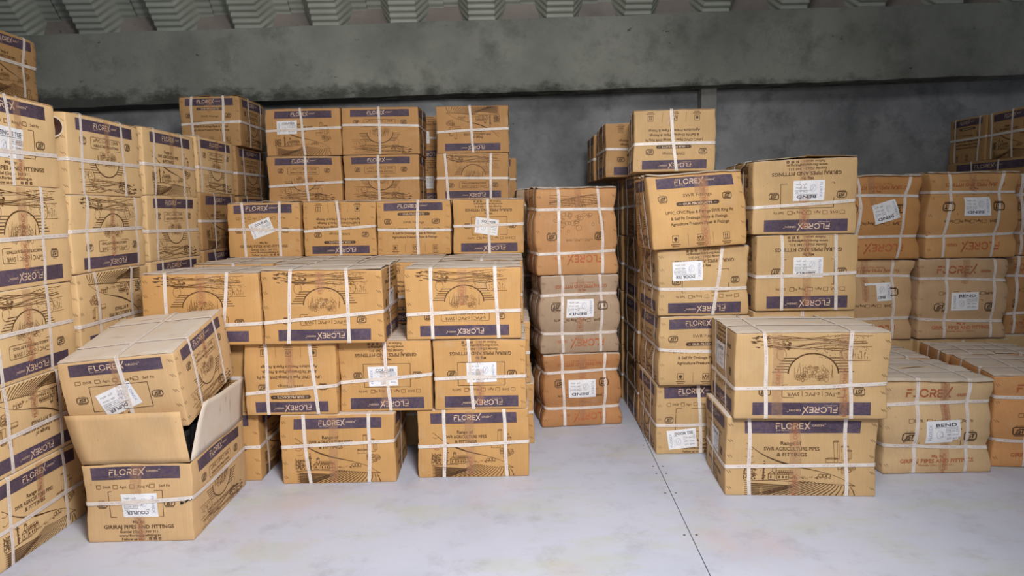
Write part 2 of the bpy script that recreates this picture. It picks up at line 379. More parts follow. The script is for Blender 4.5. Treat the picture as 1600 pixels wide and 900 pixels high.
def sheet_B():           # farm scene side
    S = Sheet(.63, .395); W, H = S.W, S.H; Y = lambda v: (1 - v) * H; rg = np.random.default_rng(3)
    brand(S, .12, .89, .05, .205)
    S.text('Range of', .43 * W, Y(.325), .0185, DARK, True); S.text('SWR AGRICULTURE PIPES', .435 * W, Y(.395), .0185, DARK, True, fit=.375 * W); S.text('& FITTINGS', .435 * W, Y(.468), .0185, DARK, True)
    # hill line
    hx = np.array([.13, .18, .24, .33, .44, .58, .70, .79, .86]); hv = np.array([.31, .40, .475, .55, .615, .665, .72, .785, .875])
    xs = np.linspace(.13, .86, 40); ys = np.interp(xs, hx, hv); ys = np.convolve(np.pad(ys, 2, 'edge'), np.ones(5) / 5, 'valid')
    ww = .0012 + .005 * np.exp(-((xs - .4) / .16) ** 2)
    for i in range(39): S.line([(xs[i] * W, Y(ys[i])), (xs[i + 1] * W, Y(ys[i + 1]))], ww[i], DARK, ww[i + 1])
    for a, b in ((.40, .13), (.50, .13), (.57, .14)): S.line([((b + .035 * i) * W * 1, Y(a + .02 * math.sin(i * 2))) for i in np.linspace(0, 1.6, 6)], .0016, FINE)
    # tree block
    for i in range(150):
        x, v = rg.uniform(.125, .205), rg.uniform(.645, .80); a = rg.uniform(0, 6.28); l = rg.uniform(.003, .008)
        S.line([(x * W, Y(v)), (x * W + l * math.cos(a), Y(v) + l * math.sin(a))], .0022, DARK)
    S.line([(.255 * W, Y(.8)), (.255 * W, Y(.6))], .005, DARK)
    for i in range(26): S.disc(.255 * W + rg.normal(0, .006), Y(rg.uniform(.56, .78)), rg.uniform(.0015, .004), DARK, 6)
    # house, silos, barns, bushes
    S.line([(.285 * W, Y(.725)), (.31 * W, Y(.69)), (.335 * W, Y(.725))], .0025, DARK); S.frame(.288 * W, Y(.79), .332 * W, Y(.725), .002, DARK)
    S.frame(.345 * W, Y(.79), .42 * W, Y(.725), .002, DARK); S.line([(.345 * W, Y(.725)), (.36 * W, Y(.70)), (.42 * W, Y(.705))], .002, DARK)
    for u in (.305, .36, .385, .405): S.rect(u * W - .003, Y(.775), u * W + .003, Y(.745), DARK)
    S.frame(.315 * W, Y(.70), .338 * W, Y(.635), .002, DARK); S.ring(.3265 * W, Y(.635), .007, .005, .002, DARK, n=10)
    for i in range(14): S.ring((.35 + .05 * i / 7) * W, Y(.69 + .02 * (i % 2)), .006, .007, .0014, FINE, n=8)
    for u in (.435, .63, .655, .68): S.ring(u * W, Y(.735), .010, .016 if u < .5 else .008, .0018, DARK, n=12)
    S.line([(.125 * W, Y(.815)), (.30 * W, Y(.80)), (.86 * W, Y(.86))], .002, DARK)
    for i in range(60): x = rg.uniform(.43, .70); S.line([(x * W, Y(.765)), (x * W + .004, Y(rg.uniform(.74, .79)))], .0012, FINE)
    # furrows: two fans
    for i in range(13):
        t = i / 12; S.line([((.13 + .02 * (i % 2)) * W, Y(.835 + .15 * t)), ((.16 + .32 * (1 - t * .55)) * W, Y(min(.985, .815 + .165 * (.35 + .65 * t))))], .0022, DARK)
    for i in range(17):
        t = i / 16; x0, v0 = .52 + .31 * t, .80 + .075 * t; x1 = .20 + .66 * t
        S.line([(x0 * W, Y(v0)), ((x0 * .6 + x1 * .4) * W + .004, Y(v0 + (.985 - v0) * .45)), (x1 * W, Y(.985))], .0024, DARK, .0034)
    fittings_drawing(S, .76 * W, Y(.60), 1.0, FINE, rg)
    return S
def sheet_C(red=False):  # rising sun side
    S = Sheet(.63, .395); W, H = S.W, S.H; Y = lambda v: (1 - v) * H; rg = np.random.default_rng(8); d, f = (RED, RED) if red else (DARK, FINE)
    brand(S, .11, .88, .045, .195)
    S.text('u-PVC | c-PVC | SWR', .485 * W, Y(.29), .0185, DARK, fit=.345 * W); S.text('AGRICULTURE PIPES & FITTINGS', .485 * W, Y(.36), .0125, DARK, True, fit=.345 * W)
    S.frame(.28 * W, Y(.40), .69 * W, Y(.255), .0018, d, .008)
    for u in (.185, .80): isi(S, u * W, Y(.315), .046)
    cx, cy, r = .49 * W, Y(.53), .105
    S.ring(cx, cy, r, r * .86, .0045, d, 180, 360, 30)
    for i in range(6):
        y = cy - .008 - i * .0125; hx = math.sqrt(max(0, 1 - ((cy - y) / (r * .86)) ** 2)) * r
        for sg in (-1, 1): S.line([(cx + sg * (hx + .004), y), (cx + sg * (r + .065 - i * .009), y)], .0028, d)
    for i in range(46):
        a, rr = rg.uniform(math.pi, 2 * math.pi), r * .8 * math.sqrt(rg.uniform(.02, 1)); x, y = cx + rr * math.cos(a) * .9, cy + .03 + rr * math.sin(a) * .8
        S.ring(x, y, rg.uniform(.004, .011), rg.uniform(.004, .012), .001, f, n=8)
    for i in range(14): x = cx + rg.uniform(-.085, .085); S.line([(x, cy + .02), (x + rg.uniform(-.004, .004), cy - rg.uniform(.01, .05))], .001, f)
    # landscape along the lower edge
    for i in range(9):
        v0 = .80 + i * .02; a = rg.uniform(0, 6); xs = np.linspace(.12 + rg.uniform(0, .15), .88 - rg.uniform(0, .2), 26)
        S.line([(x * W, Y(v0 + .018 * math.sin(x * 7 + a) + .01 * math.sin(x * 17 + a * 2))) for x in xs], .0016 if i % 3 else .0026, d if i % 2 else f)
    for i in range(130):
        x, v = rg.uniform(.13, .46), rg.uniform(.70, .97); l = rg.uniform(.002, .006); S.line([(x * W, Y(v)), (x * W + l, Y(v) + rg.uniform(-.004, .004))], .0015, f if i % 3 else d)
    for i in range(90):
        x, v = rg.uniform(.62, .90), .80 + .17 * rg.uniform(0, 1) ** .7; l = rg.uniform(.006, .022); S.line([(x * W, Y(v)), (x * W + l, Y(v) + rg.uniform(-.003, .003))], rg.uniform(.001, .0028), d)
    S.line([(.12 * W, Y(.68)), (.30 * W, Y(.675))], .0016, f); S.line([(.12 * W, Y(.84)), (.29 * W, Y(.83))], .0016, f)
    S.ring(.70 * W, Y(.75), .020, .028, .0014, f); S.ring(.265 * W, Y(.76), .024, .034, .0014, d)
    for i in range(8): S.line([((.14 + i * .018) * W, Y(.70)), ((.145 + i * .018) * W, Y(.73 + .03 * (i % 3)))], .0014, f)
    return S
def sheet_D(order=0):    # products side
    S = Sheet(.5, .4); W, H = S.W, S.H; Y = lambda v: (1 - v) * H
    brand(S, .10, .89, .04, .185)
    vp, vt = (.25, .40) if order == 0 else (.40, .285)
    S.rect(.31 * W, Y(vp) - .0105, .70 * W, Y(vp) + .0105, BLACK, 6); S.disc(.31 * W, Y(vp), .0105, BLACK); S.disc(.70 * W, Y(vp), .0105, BLACK)
    S.d = 1; S.text('OUR PRODUCTS', .505 * W, Y(vp), .0125, PALE, True, fit=.29 * W)
    for sg in (-1, 1): S.text('<<' if sg < 0 else '>>', .505 * W + sg * .175 * W, Y(vp), .008, PALE)
    S.d = 0; S.text('SWR Fittings', .505 * W, Y(vt), .017, DARK, False, fit=.28 * W)
    for u in (.15, .80): isi(S, u * W, Y(.385 if order == 0 else .32), .046)
    vs_ = (.525, .60, .67) if order == 0 else (.51, .59, .665)
    for v, t, f in zip(vs_, ('UPVC, CPVC Pipes & Fittings SWR Ring Fit', '& Self Fit Drainage Pipes & Fittings.', 'Agriculture Pressure Pipes & Fittings'), (.70, .60, .62)): S.text(t, .51 * W, Y(v), .0165, DARK, True, fit=f * W)
    for i, u in enumerate((.24, .51, .79)):
        cx, cy = u * W, Y(.865); S.frame(cx - .016, cy - .018, cx + .016, cy + .018, .0018, DARK)
        if i == 0: S.disc(cx, cy, .009, BLACK); S.line([(cx - .006, cy - .011), (cx + .006, cy - .011)], .002, DARK)
        elif i == 1:
            S.add([(cx, cy + .012), (cx - .007, cy + .004), (cx, cy - .004), (cx + .007, cy + .004)], [(0, 1, 2), (0, 2, 3)], DARK)
            for sg in (-1, 1): S.line([(cx + sg * .013, cy + .006), (cx + sg * .010, cy - .004), (cx + sg * .004, cy - .014)], .003, DARK)
        else:
            for sg in (-1, 1): S.line([(cx + sg * .005, cy - .010), (cx + sg * .005, cy + .008)], .003, DARK); S.add([(cx + sg * .005 - .005, cy + .006), (cx + sg * .005 + .005, cy + .006), (cx + sg * .005, cy + .013)], [(0, 1, 2)], DARK)
            S.line([(cx - .012, cy - .013), (cx + .012, cy - .013)], .002, DARK)
        for k, q in ((.018, .025), (.028, .018)): S.line([(cx - q, cy - .012 - k), (cx + q, cy - .012 - k)], .0035, FINE)
    for u in (.375, .65): S.line([(u * W, Y(.80)), (u * W, Y(.96))], .0012, FINE)
    return S
def sheet_E():           # plain kraft carton, red print
    S = Sheet(.6, .54); W, H = S.W, S.H; Y = lambda v: (1 - v) * H
    S.part = 'lettering'; florex(S, .20 * W, Y(.185), .048, RED, False, .19); S.text('GREEN', .72 * W, Y(.155), .017, RED, True, fit=.12 * W); S.part = 'side_print'
    for u, t, uu in ((.24, 'SWR', .305), (.40, 'Agri.', .465), (.53, 'Ring Fit', .61), (.69, 'Self Fit', .77)):
        S.frame(u * W - .013, Y(.43) - .011, u * W + .013, Y(.43) + .011, .0018, FINE); S.text(t, uu * W, Y(.43), .016, DARK, True)
    S.frame(.33 * W, Y(.73), .70 * W, Y(.515), .002, DARK)
    for u in (.235, .79): isi(S, u * W, Y(.60), .072)
    S.text('Mfg. By', .49 * W, Y(.805), .015, RED, True); S.text('GIRIRAJ PIPES AND FITTINGS', .49 * W, Y(.855), .023, RED, True, fit=.66 * W); S.text('Gondal (Guj.) - 360 311.', .49 * W, Y(.90), .012, RED, fit=.32 * W)
    return S
def sheet_G():           # kraft carton, rising sun side in red and brown
    S = Sheet(.6, .58); W, H = S.W, S.H; Y = lambda v: (1 - v) * H; rg = np.random.default_rng(5)
    S.part = 'lettering'; florex(S, .20 * W, Y(.225), .048, RED, False, .19); S.text('GREEN', .72 * W, Y(.195), .017, RED, True, fit=.12 * W); S.part = 'side_print'
    S.text('u-PVC | c-PVC | SWR', .49 * W, Y(.40), .016, FINE, fit=.30 * W)
    for u in (.25, .80): isi(S, u * W, Y(.44), .066)
    for i in range(60): S.ring(rg.uniform(.2, .8) * W, Y(rg.uniform(.50, .88)), rg.uniform(.008, .022), rg.uniform(.008, .022), .0013, FINE, n=12)
    for i in range(7): S.line([(x * W, Y(.80 + i * .018 + .014 * math.sin(x * 9 + i))) for x in np.linspace(.2, .85, 20)], .0014, FINE)
    return S
SH = {'A': sheet_A(), 'B': sheet_B(), 'C': sheet_C(), 'D': sheet_D(0), 'd': sheet_D(1), 'E': sheet_E(), 'G': sheet_G()}

def label_sheet(word):
    S = Sheet(.135, .092); S.part = 'label_print'
    S.text(word, .078, .074, .0135, LINK, True, fit=.085 if len(word) < 9 else .095); S.line([(.03, .063), (.127, .063)], .0012, LINK)
    S.frame(.075, .044, .127, .057, .001, LINK); S.text('TYPE : SELF FIT', .101, .0505, .0055, LINK, fit=.046)
    S.text('SIZE : 110 mm', .101, .034, .0065, LINK, fit=.046); S.text('QTY : 60 Pcs', .101, .017, .0065, LINK, fit=.046)
    S.ring(.05, .035, .012, .016, .001, LGREY); S.ring(.055, .035, .006, .010, .001, LGREY); S.line([(.04, .022), (.062, .048)], .001, LGREY)
    S.text('FLOREX', .015, .044, .011, LGREY, False, fit=.066, rot=90)
    return S
LB = {w: label_sheet(w) for w in ('COUPLER', 'DOOR TEE', 'BEND', 'SINGLE TEE')}

# ------------------------------------------------------------------ the carton
BROWN = s2l((198, 164, 118)); OVERLIT_BROWN = s2l((208, 172, 127)); PALEL = s2l((220, 186, 138)); KRAFT = s2l((186, 138, 92)); KRAFT2 = s2l((200, 164, 126)); GREYK = s2l((172, 148, 124)); SHADE_BROWN = s2l((182, 142, 96)); WARM = s2l((198, 153, 98))  # two browns carry light: one bleached as overexposed, one darkened for shaded cartons
CID = [0]
class Carton:
    def __init__(s, W, D, H, soft=0, seed=None, lean=(0, 0), squash=0, slump=0):
        CID[0] += 1; s.rg = np.random.default_rng(seed if seed is not None else CID[0] * 7 + 3)
        s.h = np.array([W, D, H]) / 2; s.W, s.D, s.H = W, D, H; s.r = .006 + .012 * soft; s.soft = soft
        s.bul = (s.rg.uniform(.0, .005) + .016 * soft, s.rg.uniform(.002, .007) + .024 * soft)
        s.ph = s.rg.uniform(0, 6.28, (3, 4)); s.fr = s.rg.uniform(.8, 2.4, (3, 4, 3)); s.am = .003 + .005 * soft
        s.crush = s.rg.uniform(0, .008 + .012 * soft, (2, 2)); s.lean = lean; s.squash = squash; s.slump = slump; s.pin = []; s.lid = 0
    def S(s, p, eps=0.0):
        p = np.asarray(p, float); inn = s.h - s.r; q = np.clip(p, -inn, inn); d = p - q
        n = d / np.maximum(np.linalg.norm(d, axis=1, keepdims=True), 1e-9); e = np.asarray(eps).reshape(-1, 1) if np.ndim(eps) else eps
        o = q + n * (s.r + e); k = np.clip(o / s.h, -1.02, 1.02); a, b, c = k.T
        A, B, Cc = 1 - a * a, 1 - b * b, 1 - c * c; up = (c + 1) / 2
        dx = s.bul[0] * a * B * Cc; dy = s.bul[1] * b * A * Cc; dz = np.zeros_like(a)
        for i in range(4):
            f = s.fr[:, i]; w = s.am / (1 + i * .5)
            dx += w * np.sin(k @ f[0] * 1.6 + s.ph[0, i]) * (.25 + .75 * up); dy += w * np.sin(k @ f[1] * 1.6 + s.ph[1, i]) * (.25 + .75 * up)
        # dented, slightly wavy edges
        fa, fb, fc = np.abs(a) ** 14, np.abs(b) ** 14, np.abs(c) ** 14; ea = .0016 + .003 * s.soft
        w1 = np.sin(o[:, 2] * 34 + s.ph[0, 0] + 3 * np.sign(a)) + np.sin(o[:, 2] * 71 + s.ph[1, 1] + 2 * np.sign(b)); dx -= np.sign(a) * fa * fb * ea * (w1 * .5 + .6); dy -= np.sign(b) * fa * fb * ea * (w1 * .5 + .6)
        w2 = np.sin(o[:, 0] * 29 + s.ph[2, 0]) + np.sin(o[:, 0] * 63 + s.ph[2, 1]); dy -= np.sign(b) * fb * fc * ea * (w2 * .5 + .5); dz -= np.where(c > 0, fb * fc * ea * (w2 * .5 + .9), 0)
        w3 = np.sin(o[:, 1] * 31 + s.ph[2, 2]) + np.sin(o[:, 1] * 67 + s.ph[2, 3]); dx -= np.sign(a) * fa * fc * ea * (w3 * .5 + .5)
        cr = np.zeros_like(a)
        for i, sx in enumerate((-1, 1)):
            for j, sy in enumerate((-1, 1)): cr += s.crush[i, j] * np.clip((1 + sx * a) / 2, 0, 1) ** 3 * np.clip((1 + sy * b) / 2, 0, 1) ** 3
        dz -= cr * up ** 3; dz -= .004 * s.soft * up ** 4 * A * B
        if s.slump: dz -= s.slump * up * (1 - a) / 2
        for ax, pos, amp, sg in s.pin:      # straps bite into the edges
            gs = np.exp(-((o[:, ax] - pos) / sg) ** 2) * amp
            for oth in range(2):
                if oth != ax:
                    kk = k[:, oth]; dd = -gs * np.sign(kk) * np.clip(np.abs(kk), 0, 1) ** 6
                    if oth == 0: dx += dd
                    else: dy += dd
        if s.squash: dx += s.squash * a * (1 - up); dy += s.squash * b * (1 - up)
        dx += s.lean[0] * up; dy += s.lean[1] * up
        return np.stack([o[:, 0] + dx, o[:, 1] + dy, np.maximum(o[:, 2] + dz, -s.h[2]) + s.h[2]], 1)
    def raw(s, face, u, v):
        W, D, H = s.W, s.D, s.H; z = -H / 2 + v * H
        if face == 'F': return np.stack([-W / 2 + u * W, np.full_like(u, -D / 2), z], 1)
        if face == 'R': return np.stack([np.full_like(u, W / 2), -D / 2 + u * D, z], 1)
        if face == 'L': return np.stack([np.full_like(u, -W / 2), D / 2 - u * D, z], 1)
        return np.stack([W / 2 - u * W, np.full_like(u, D / 2), z], 1)
    def grids(s, n=16):
        out = []
        for h in s.h:
            i = h - s.r; g_ = np.concatenate([[-h, -h + s.r * .4], np.linspace(-i, i, n), [h - s.r * .4, h]]); out.append(g_)
        return out
    def body(s, root, color, low=False, opened=False):
        G = s.grids(6 if low else 18); V = []; F = []; M = []; off = 0
        for ax in range(3):
            for sg in (-1, 1):
                if opened and ax == 2 and sg == 1: continue
                o1, o2 = [q for q in range(3) if q != ax]
                X, Y = np.meshgrid(G[o1], G[o2], indexing='ij'); P = np.zeros((X.size, 3)); P[:, o1] = X.ravel(); P[:, o2] = Y.ravel(); P[:, ax] = sg * s.h[ax]
                q = gridfaces(len(G[o1]), len(G[o2]), off); flip = (sg < 0) != (ax == 1)
                F.append(q[:, ::-1] if flip else q); V.append(P); off += len(P); M.append(np.full(len(q), 1 if (ax == 2 and sg == 1) else 0))
        P = np.concatenate(V); F = np.concatenate(F); key = np.round(P, 6); u, inv = np.unique(key, axis=0, return_inverse=True); inv = inv.ravel()
        me = mesh('carton_body', s.S(u), inv[F], [CARD, CARD_TOP], np.concatenate(M), smooth=True)
        o = obj('carton_body', me, root, color)
        if opened: md = o.modifiers.new('board', 'SOLIDIFY'); md.thickness = .005; md.offset = -1
        return o
    def prints(s, root, face, sh, flip, lod=0):
        S_ = SH[sh]; fw = s.W if face in 'FB' else s.D; parts = {}; marks = 0
        for part, mat, v, t, d in S_.p:
            key = part
            if part == 'quality_mark': key = 'quality_mark0' if v[:, 0].mean() < S_.W / 2 else 'quality_mark1'
            parts.setdefault(key, []).append((mat, v, t, d))
        done = {}
        for key in [k_ for k_ in ('brand_band', 'lettering', 'side_print', 'quality_mark0', 'quality_mark1') if k_ in parts]:
            vs_, ts, ms, es, mats, off = [], [], [], [], [], 0
            for mat, v, t, d in parts[key]:
                if mat not in mats: mats.append(mat)
                vs_.append(v); ts.append(t + off); ms.append(np.full(len(t), mats.index(mat))); es.append(np.full(len(v), .0010 + .0006 * d)); off += len(v)
            v = np.concatenate(vs_); u_, v_ = v[:, 0] / S_.W, v[:, 1] / S_.H
            if flip: u_, v_ = 1 - u_, 1 - v_
            pos = s.S(s.raw(face, u_, v_), np.concatenate(es))
            nm = key.rstrip('01'); par = done.get('brand_band', root) if nm == 'lettering' else root
            done[key] = obj(nm, mesh(nm, pos, np.concatenate(ts), mats, np.concatenate(ms)), par)
    def staples(s, root, face):
        S_ = Sheet(1, 1); rg = s.rg; fw = s.W if face in 'FB' else s.D
        for side in (0, 1):
            if rg.random() < .45: continue
            for v in np.linspace(.1, .9, 5):
                for k_ in range(2):
                    u = (.014 + .012 * k_) / fw; u = u if side == 0 else 1 - u; dv = .012 / s.H
                    S_.line([(u - .007 / fw, v + dv * .6 + k_ * .004), (u + .007 / fw, v - dv * .6 + k_ * .004)], .003, BLACK)
        if not S_.p: return
        v = np.concatenate([q[2] for q in S_.p]); t = []; off = 0
        for q in S_.p: t.append(q[3] + off); off += len(q[2])
        tag(obj('side_staples', mesh('side_staples', s.S(s.raw(face, v[:, 0], v[:, 1]), .0016), np.concatenate(t), [BLACK]), root), kind='stuff')
    def strap(s, root, kind, pos, tilt=0.0, w=.0185):
        G = s.grids(20); hx, hy, hz = s.h
        ax, (i, j) = {'fb': (0, (1, 2)), 'lr': (1, (0, 2)), 'h': (2, (0, 1))}[kind]
        gi, gj = G[i], G[j]; hi, hj = s.h[i], s.h[j]
        pi = np.concatenate([gi, np.full(len(gj) - 1, hi), gi[::-1][1:], np.full(len(gj) - 1, -hi)]); pj = np.concatenate([np.full(len(gi), -hj), gj[1:], np.full(len(gi) - 1, hj), gj[::-1][1:]])
        pi, pj = pi[:-1], pj[:-1]; n = len(pi)
        seg = np.hypot(np.diff(pi, append=pi[0]), np.diff(pj, append=pj[0])); L = np.concatenate([[0], np.cumsum(seg)[:-1]])
        dirn = s.rg.choice([-1, 1]); drift = tilt * (pj if kind != 'h' else pi * dirn * .0 + pi) / (hj if kind != 'h' else hi) + .003 * np.sin(L * 5 + s.rg.uniform(0, 6))
        e0 = {'fb': .0030, 'lr': .0034, 'h': .0045}[kind]
        lay = []; uv = []
        for off, e in ((-w / 2, e0), (w / 2, e0), (w / 2, e0 - .0013), (-w / 2, e0 - .0013)):
            P = np.zeros((n, 3)); P[:, ax] = pos + drift + off; P[:, i] = pi; P[:, j] = pj; ee = np.full(n, e)
            if kind != 'h':
                ee[pj < -hj + 1e-6] = -.003; ee[pj > hj - 1e-6] += s.lid
            lay.append(s.S(P, ee)); uv.append(np.stack([L, np.full(n, .0 if off < 0 else 1.)], 1))
        V = np.concatenate(lay); F = []
        a = np.arange(n); b = (a + 1) % n
        for k_ in range(4): m = (k_ + 1) % 4; F.append(np.stack([k_ * n + a, k_ * n + b, m * n + b, m * n + a], 1))
        return obj('strap', mesh('strap', V, np.concatenate(F)[:, ::-1] if kind == 'lr' else np.concatenate(F), [STRAP], uv=np.concatenate(uv), smooth=False), root)
    def tape(s, root, face, u=.5, w=.05, v0=.5, text=True):
        """clear tape over the top seam and down the face, faded red lettering along it"""
        fw = s.W if face in 'FB' else s.D; n = 14; rg = s.rg
        vv_ = np.linspace(v0, 1 - .006 / s.H, n); uu = np.linspace(-w / 2, w / 2, 5) / fw + u
        U, V = np.meshgrid(uu, vv_, indexing='ij'); ed = rg.uniform(-.008, .008, 5) / s.H; V[:, 0] += ed
        o = obj('tape_strip', mesh('tape_strip', s.S(s.raw(face, U.ravel(), V.ravel()), .0021), gridfaces(5, n), [TAPE], smooth=True), root)
        if text:
            S_ = Sheet(fw, s.H); y = v0 * s.H + .05; hh = w * .5
            while y < s.H - .06:
                if rg.random() < .75: florex(S_, 0, 0, hh, REDT, False, .13) if False else S_.text('FLOREX', u * fw, y, hh * .8, REDT, False, fit=.115, rot=90)
                y += .135
            if S_.p:
                v = np.concatenate([q[2] for q in S_.p]); t = []; off = 0
                for q in S_.p: t.append(q[3] + off); off += len(q[2])
                obj('tape_lettering', mesh('tape_lettering', s.S(s.raw(face, v[:, 0] / fw, v[:, 1] / s.H), .0018), np.concatenate(t), [REDT]), o)
    def label(s, root, face, word, u, v, rot=0, torn=None, k=1.0):
        L = LB[word]; fw = s.W if face in 'FB' else s.D; c_, s_ = math.cos(R(rot)), math.sin(R(rot))
        def place(q, e):
            q = (q - (L.W / 2, L.H / 2)) * k; x = q[:, 0] * c_ - q[:, 1] * s_; y = q[:, 0] * s_ + q[:, 1] * c_
            return s.S(s.raw(face, u + x / fw, v + y / s.H), e)
        nu, nv = 13, 10; X, Y = np.meshgrid(np.linspace(0, L.W, nu), np.linspace(0, L.H, nv), indexing='ij'); q = np.stack([X.ravel(), Y.ravel()], 1); f = gridfaces(nu, nv)
        fc_ = q[f].mean(1); ok = np.ones(len(f), bool)
        if torn == 'corner': ok = ~((fc_[:, 0] / L.W - .38) - (fc_[:, 1] / L.H - .0) * 1.6 > .28) | (fc_[:, 1] > .5 * L.H)
        if torn == 'half': ok = (fc_[:, 0] < L.W * .62) | (fc_[:, 1] < L.H * .12 + (fc_[:, 0] * .0))
        if torn == 'nick': ok = ~(fc_[:, 0] / L.W + (1 - fc_[:, 1] / L.H) * .9 > 1.62)
        if torn in ('corner', 'half'): ok &= ~((fc_[:, 0] > L.W * .55) & (fc_[:, 1] > L.H * .75)) if torn == 'half' else True
        o = obj('shipping_label', mesh('shipping_label', place(q, .0021), f[ok], [LABEL], smooth=True), root)
        vs_, ts, ms, mats, off = [], [], [], [], 0
        for part, mat, v_, t, d in L.p:
            cen = v_[t].mean(1); kk = np.ones(len(t), bool)
            if torn == 'corner': kk = ~((cen[:, 0] / L.W - .38) - (cen[:, 1] / L.H) * 1.6 > .22) | (cen[:, 1] > .5 * L.H)
            if torn == 'half': kk = (cen[:, 0] < L.W * .55)
            if torn == 'nick': kk = ~(cen[:, 0] / L.W + (1 - cen[:, 1] / L.H) * .9 > 1.55)
            if mat not in mats: mats.append(mat)
            vs_.append(v_); ts.append(t[kk] + off); ms.append(np.full(kk.sum(), mats.index(mat))); off += len(v_)
        obj('label_print', mesh('label_print', place(np.concatenate(vs_), .0026), np.concatenate(ts), mats, np.concatenate(ms)), o)
    def flaps(s, root, color, axis, lift=.004, over=.0):
        """two outer top flaps meeting along the middle; axis is the direction of the seam"""
        rg = s.rg; a0 = 0 if axis == 'x' else 1; b0 = 1 - a0; nA, nB = 22, 8; hA, hB = s.h[a0], s.h[b0]
        for sg in (-1, 1):
            A, B = np.meshgrid(np.linspace(-hA, hA, nA), np.linspace(.0022, hB + over, nB) * sg, indexing='ij'); A, B = A.ravel(), B.ravel()
            P = np.zeros((len(A), 3)); P[:, a0] = A; P[:, b0] = np.clip(B, -hB, hB); P[:, 2] = s.h[2]
            ph = rg.uniform(0, 6.28, 3); seam = 1 - np.abs(B) / hB; endw = (np.abs(A) / hA) ** 6
            dz = lift * (.5 + .5 * np.sin(A * 9 + ph[0])) * np.clip(seam, 0, 1) + lift * .7 * endw * (.5 + .5 * np.sin(ph[1] + np.sign(A))) + lift * .5 * (np.abs(B) > hB * .8) * (np.sin(A * 14 + ph[2]) * .5 + .5)
            for ax_, pos_, _a, _s in s.pin:
                if ax_ < 2: dz *= 1 - np.exp(-(((A if ax_ == a0 else B) - pos_) / .06) ** 2)
            top = s.S(P, .0046); bot = s.S(P, .0004)
            ex = B - np.clip(B, -hB, hB)
            for q in (top, bot): q[:, b0] += ex; q[:, 2] += dz; q[:, 2] += np.abs(ex) * -.15
            V = np.concatenate([top, bot]); f = gridfaces(nA, nB); N = nA * nB; F = [f, f[:, ::-1] + N]
            idx = np.arange(N).reshape(nA, nB); loop = np.concatenate([idx[:, 0], idx[-1, 1:], idx[::-1, -1][1:], idx[0, ::-1][1:]])
            l2 = loop[:-1]; l3 = loop[1:]; F.append(np.stack([l2, l2 + N, l3 + N, l3], 1)[:, ::-1])
            m = np.concatenate([np.zeros(N and len(f)), np.ones(len(f)), np.ones(len(l2))])
            F = np.concatenate(F)
            if (sg < 0) != (a0 == 1): F = F[:, ::-1]
            obj('top_flap', mesh('top_flap', V, F, [CARD_TOP, CARD], m, smooth=False), root, color)

HID = {}
def carton(label, W, D, H, x, y, z, faces=(), yaw=0, group=None, color=BROWN, soft=0, straps='std', st=None, flap=None, lift=.004, over=0, tape=None, labels=(), anchor='F', low=False, lean=(0, 0), squash=0, slump=0, rot=None, staple=True, seed=None):
    """x = centre of the front face (or of the face named by anchor), y = depth of that face"""
    ya = R(yaw); c_, s_ = math.cos(ya), math.sin(ya)
    if anchor == 'F': cx, cy = x - s_ * D / 2, y + c_ * D / 2
    elif anchor == 'R': cx, cy = x - c_ * W / 2, y - s_ * W / 2
    elif anchor == 'L': cx, cy = x + c_ * W / 2, y + s_ * W / 2
    else: cx, cy = x, y
    root = empty('carton', (cx, cy, z), rot if rot else (0, 0, ya)); tag(root, label, 'box', group)
    Hb = H - (.0046 if flap else 0)
    k = Carton(W, D, Hb, soft, seed, lean, squash, slump)
    if st is None:
        if straps == 'std': st = dict(fb=[.25, .75], lr=[.5], h=[.5]) if W >= D else dict(fb=[.5], lr=[.25, .75], h=[.5])
        elif straps == 'kraft': st = dict(fb=[.28, .78], lr=[.3, .7], h=[.27, .75])
        else: st = {}
    jit = k.rg
    full = {}
    for kind in ('fb', 'lr', 'h'):
        full[kind] = []
        for e in st.get(kind, []):
            u, t = e if isinstance(e, tuple) else (e + jit.uniform(-.02, .02), jit.uniform(-.012, .012))
            d = {'fb': W, 'lr': D, 'h': Hb}[kind]; full[kind].append(((u - .5) * d, t))
    for kind, ax in (('fb', 0), ('lr', 1), ('h', 2)):
        for pos, t in full[kind]:
            if ax < 2: k.pin.append((ax, pos, .002 + .009 * soft, .035))
            else: k.pin.append((2, pos, .003 + .020 * soft, .045))
    k.body(root, color, low)
    k.lid = .0058 if flap else 0
    if flap: k.flaps(root, color, flap, lift, over)
    for kind in ('fb', 'lr', 'h'):
        for pos, t in full[kind]: k.strap(root, kind, pos, t)
    for f in faces:
        face, sh = f[0], f[1]; fl_ = len(f) > 2 and f[2] == '-'
        if sh != '.': k.prints(root, face, sh, fl_)
        if staple and not low: k.staples(root, face)
    for tp in (tape or ()): k.tape(root, *tp)
    for lb in labels: k.label(root, *lb)
    return root
def span(x0, x1): return dict(W=x1 - x0, x=(x0 + x1) / 2)
def hidden(label, group, x0, x1, y0, y1, z, H, n=1):
    for i in range(n): carton(label, x1 - x0, y1 - y0, H - .001, (x0 + x1) / 2, y0, z + i * H, group=group, low=True, straps='none', st=dict(fb=[.5], h=[.5]))
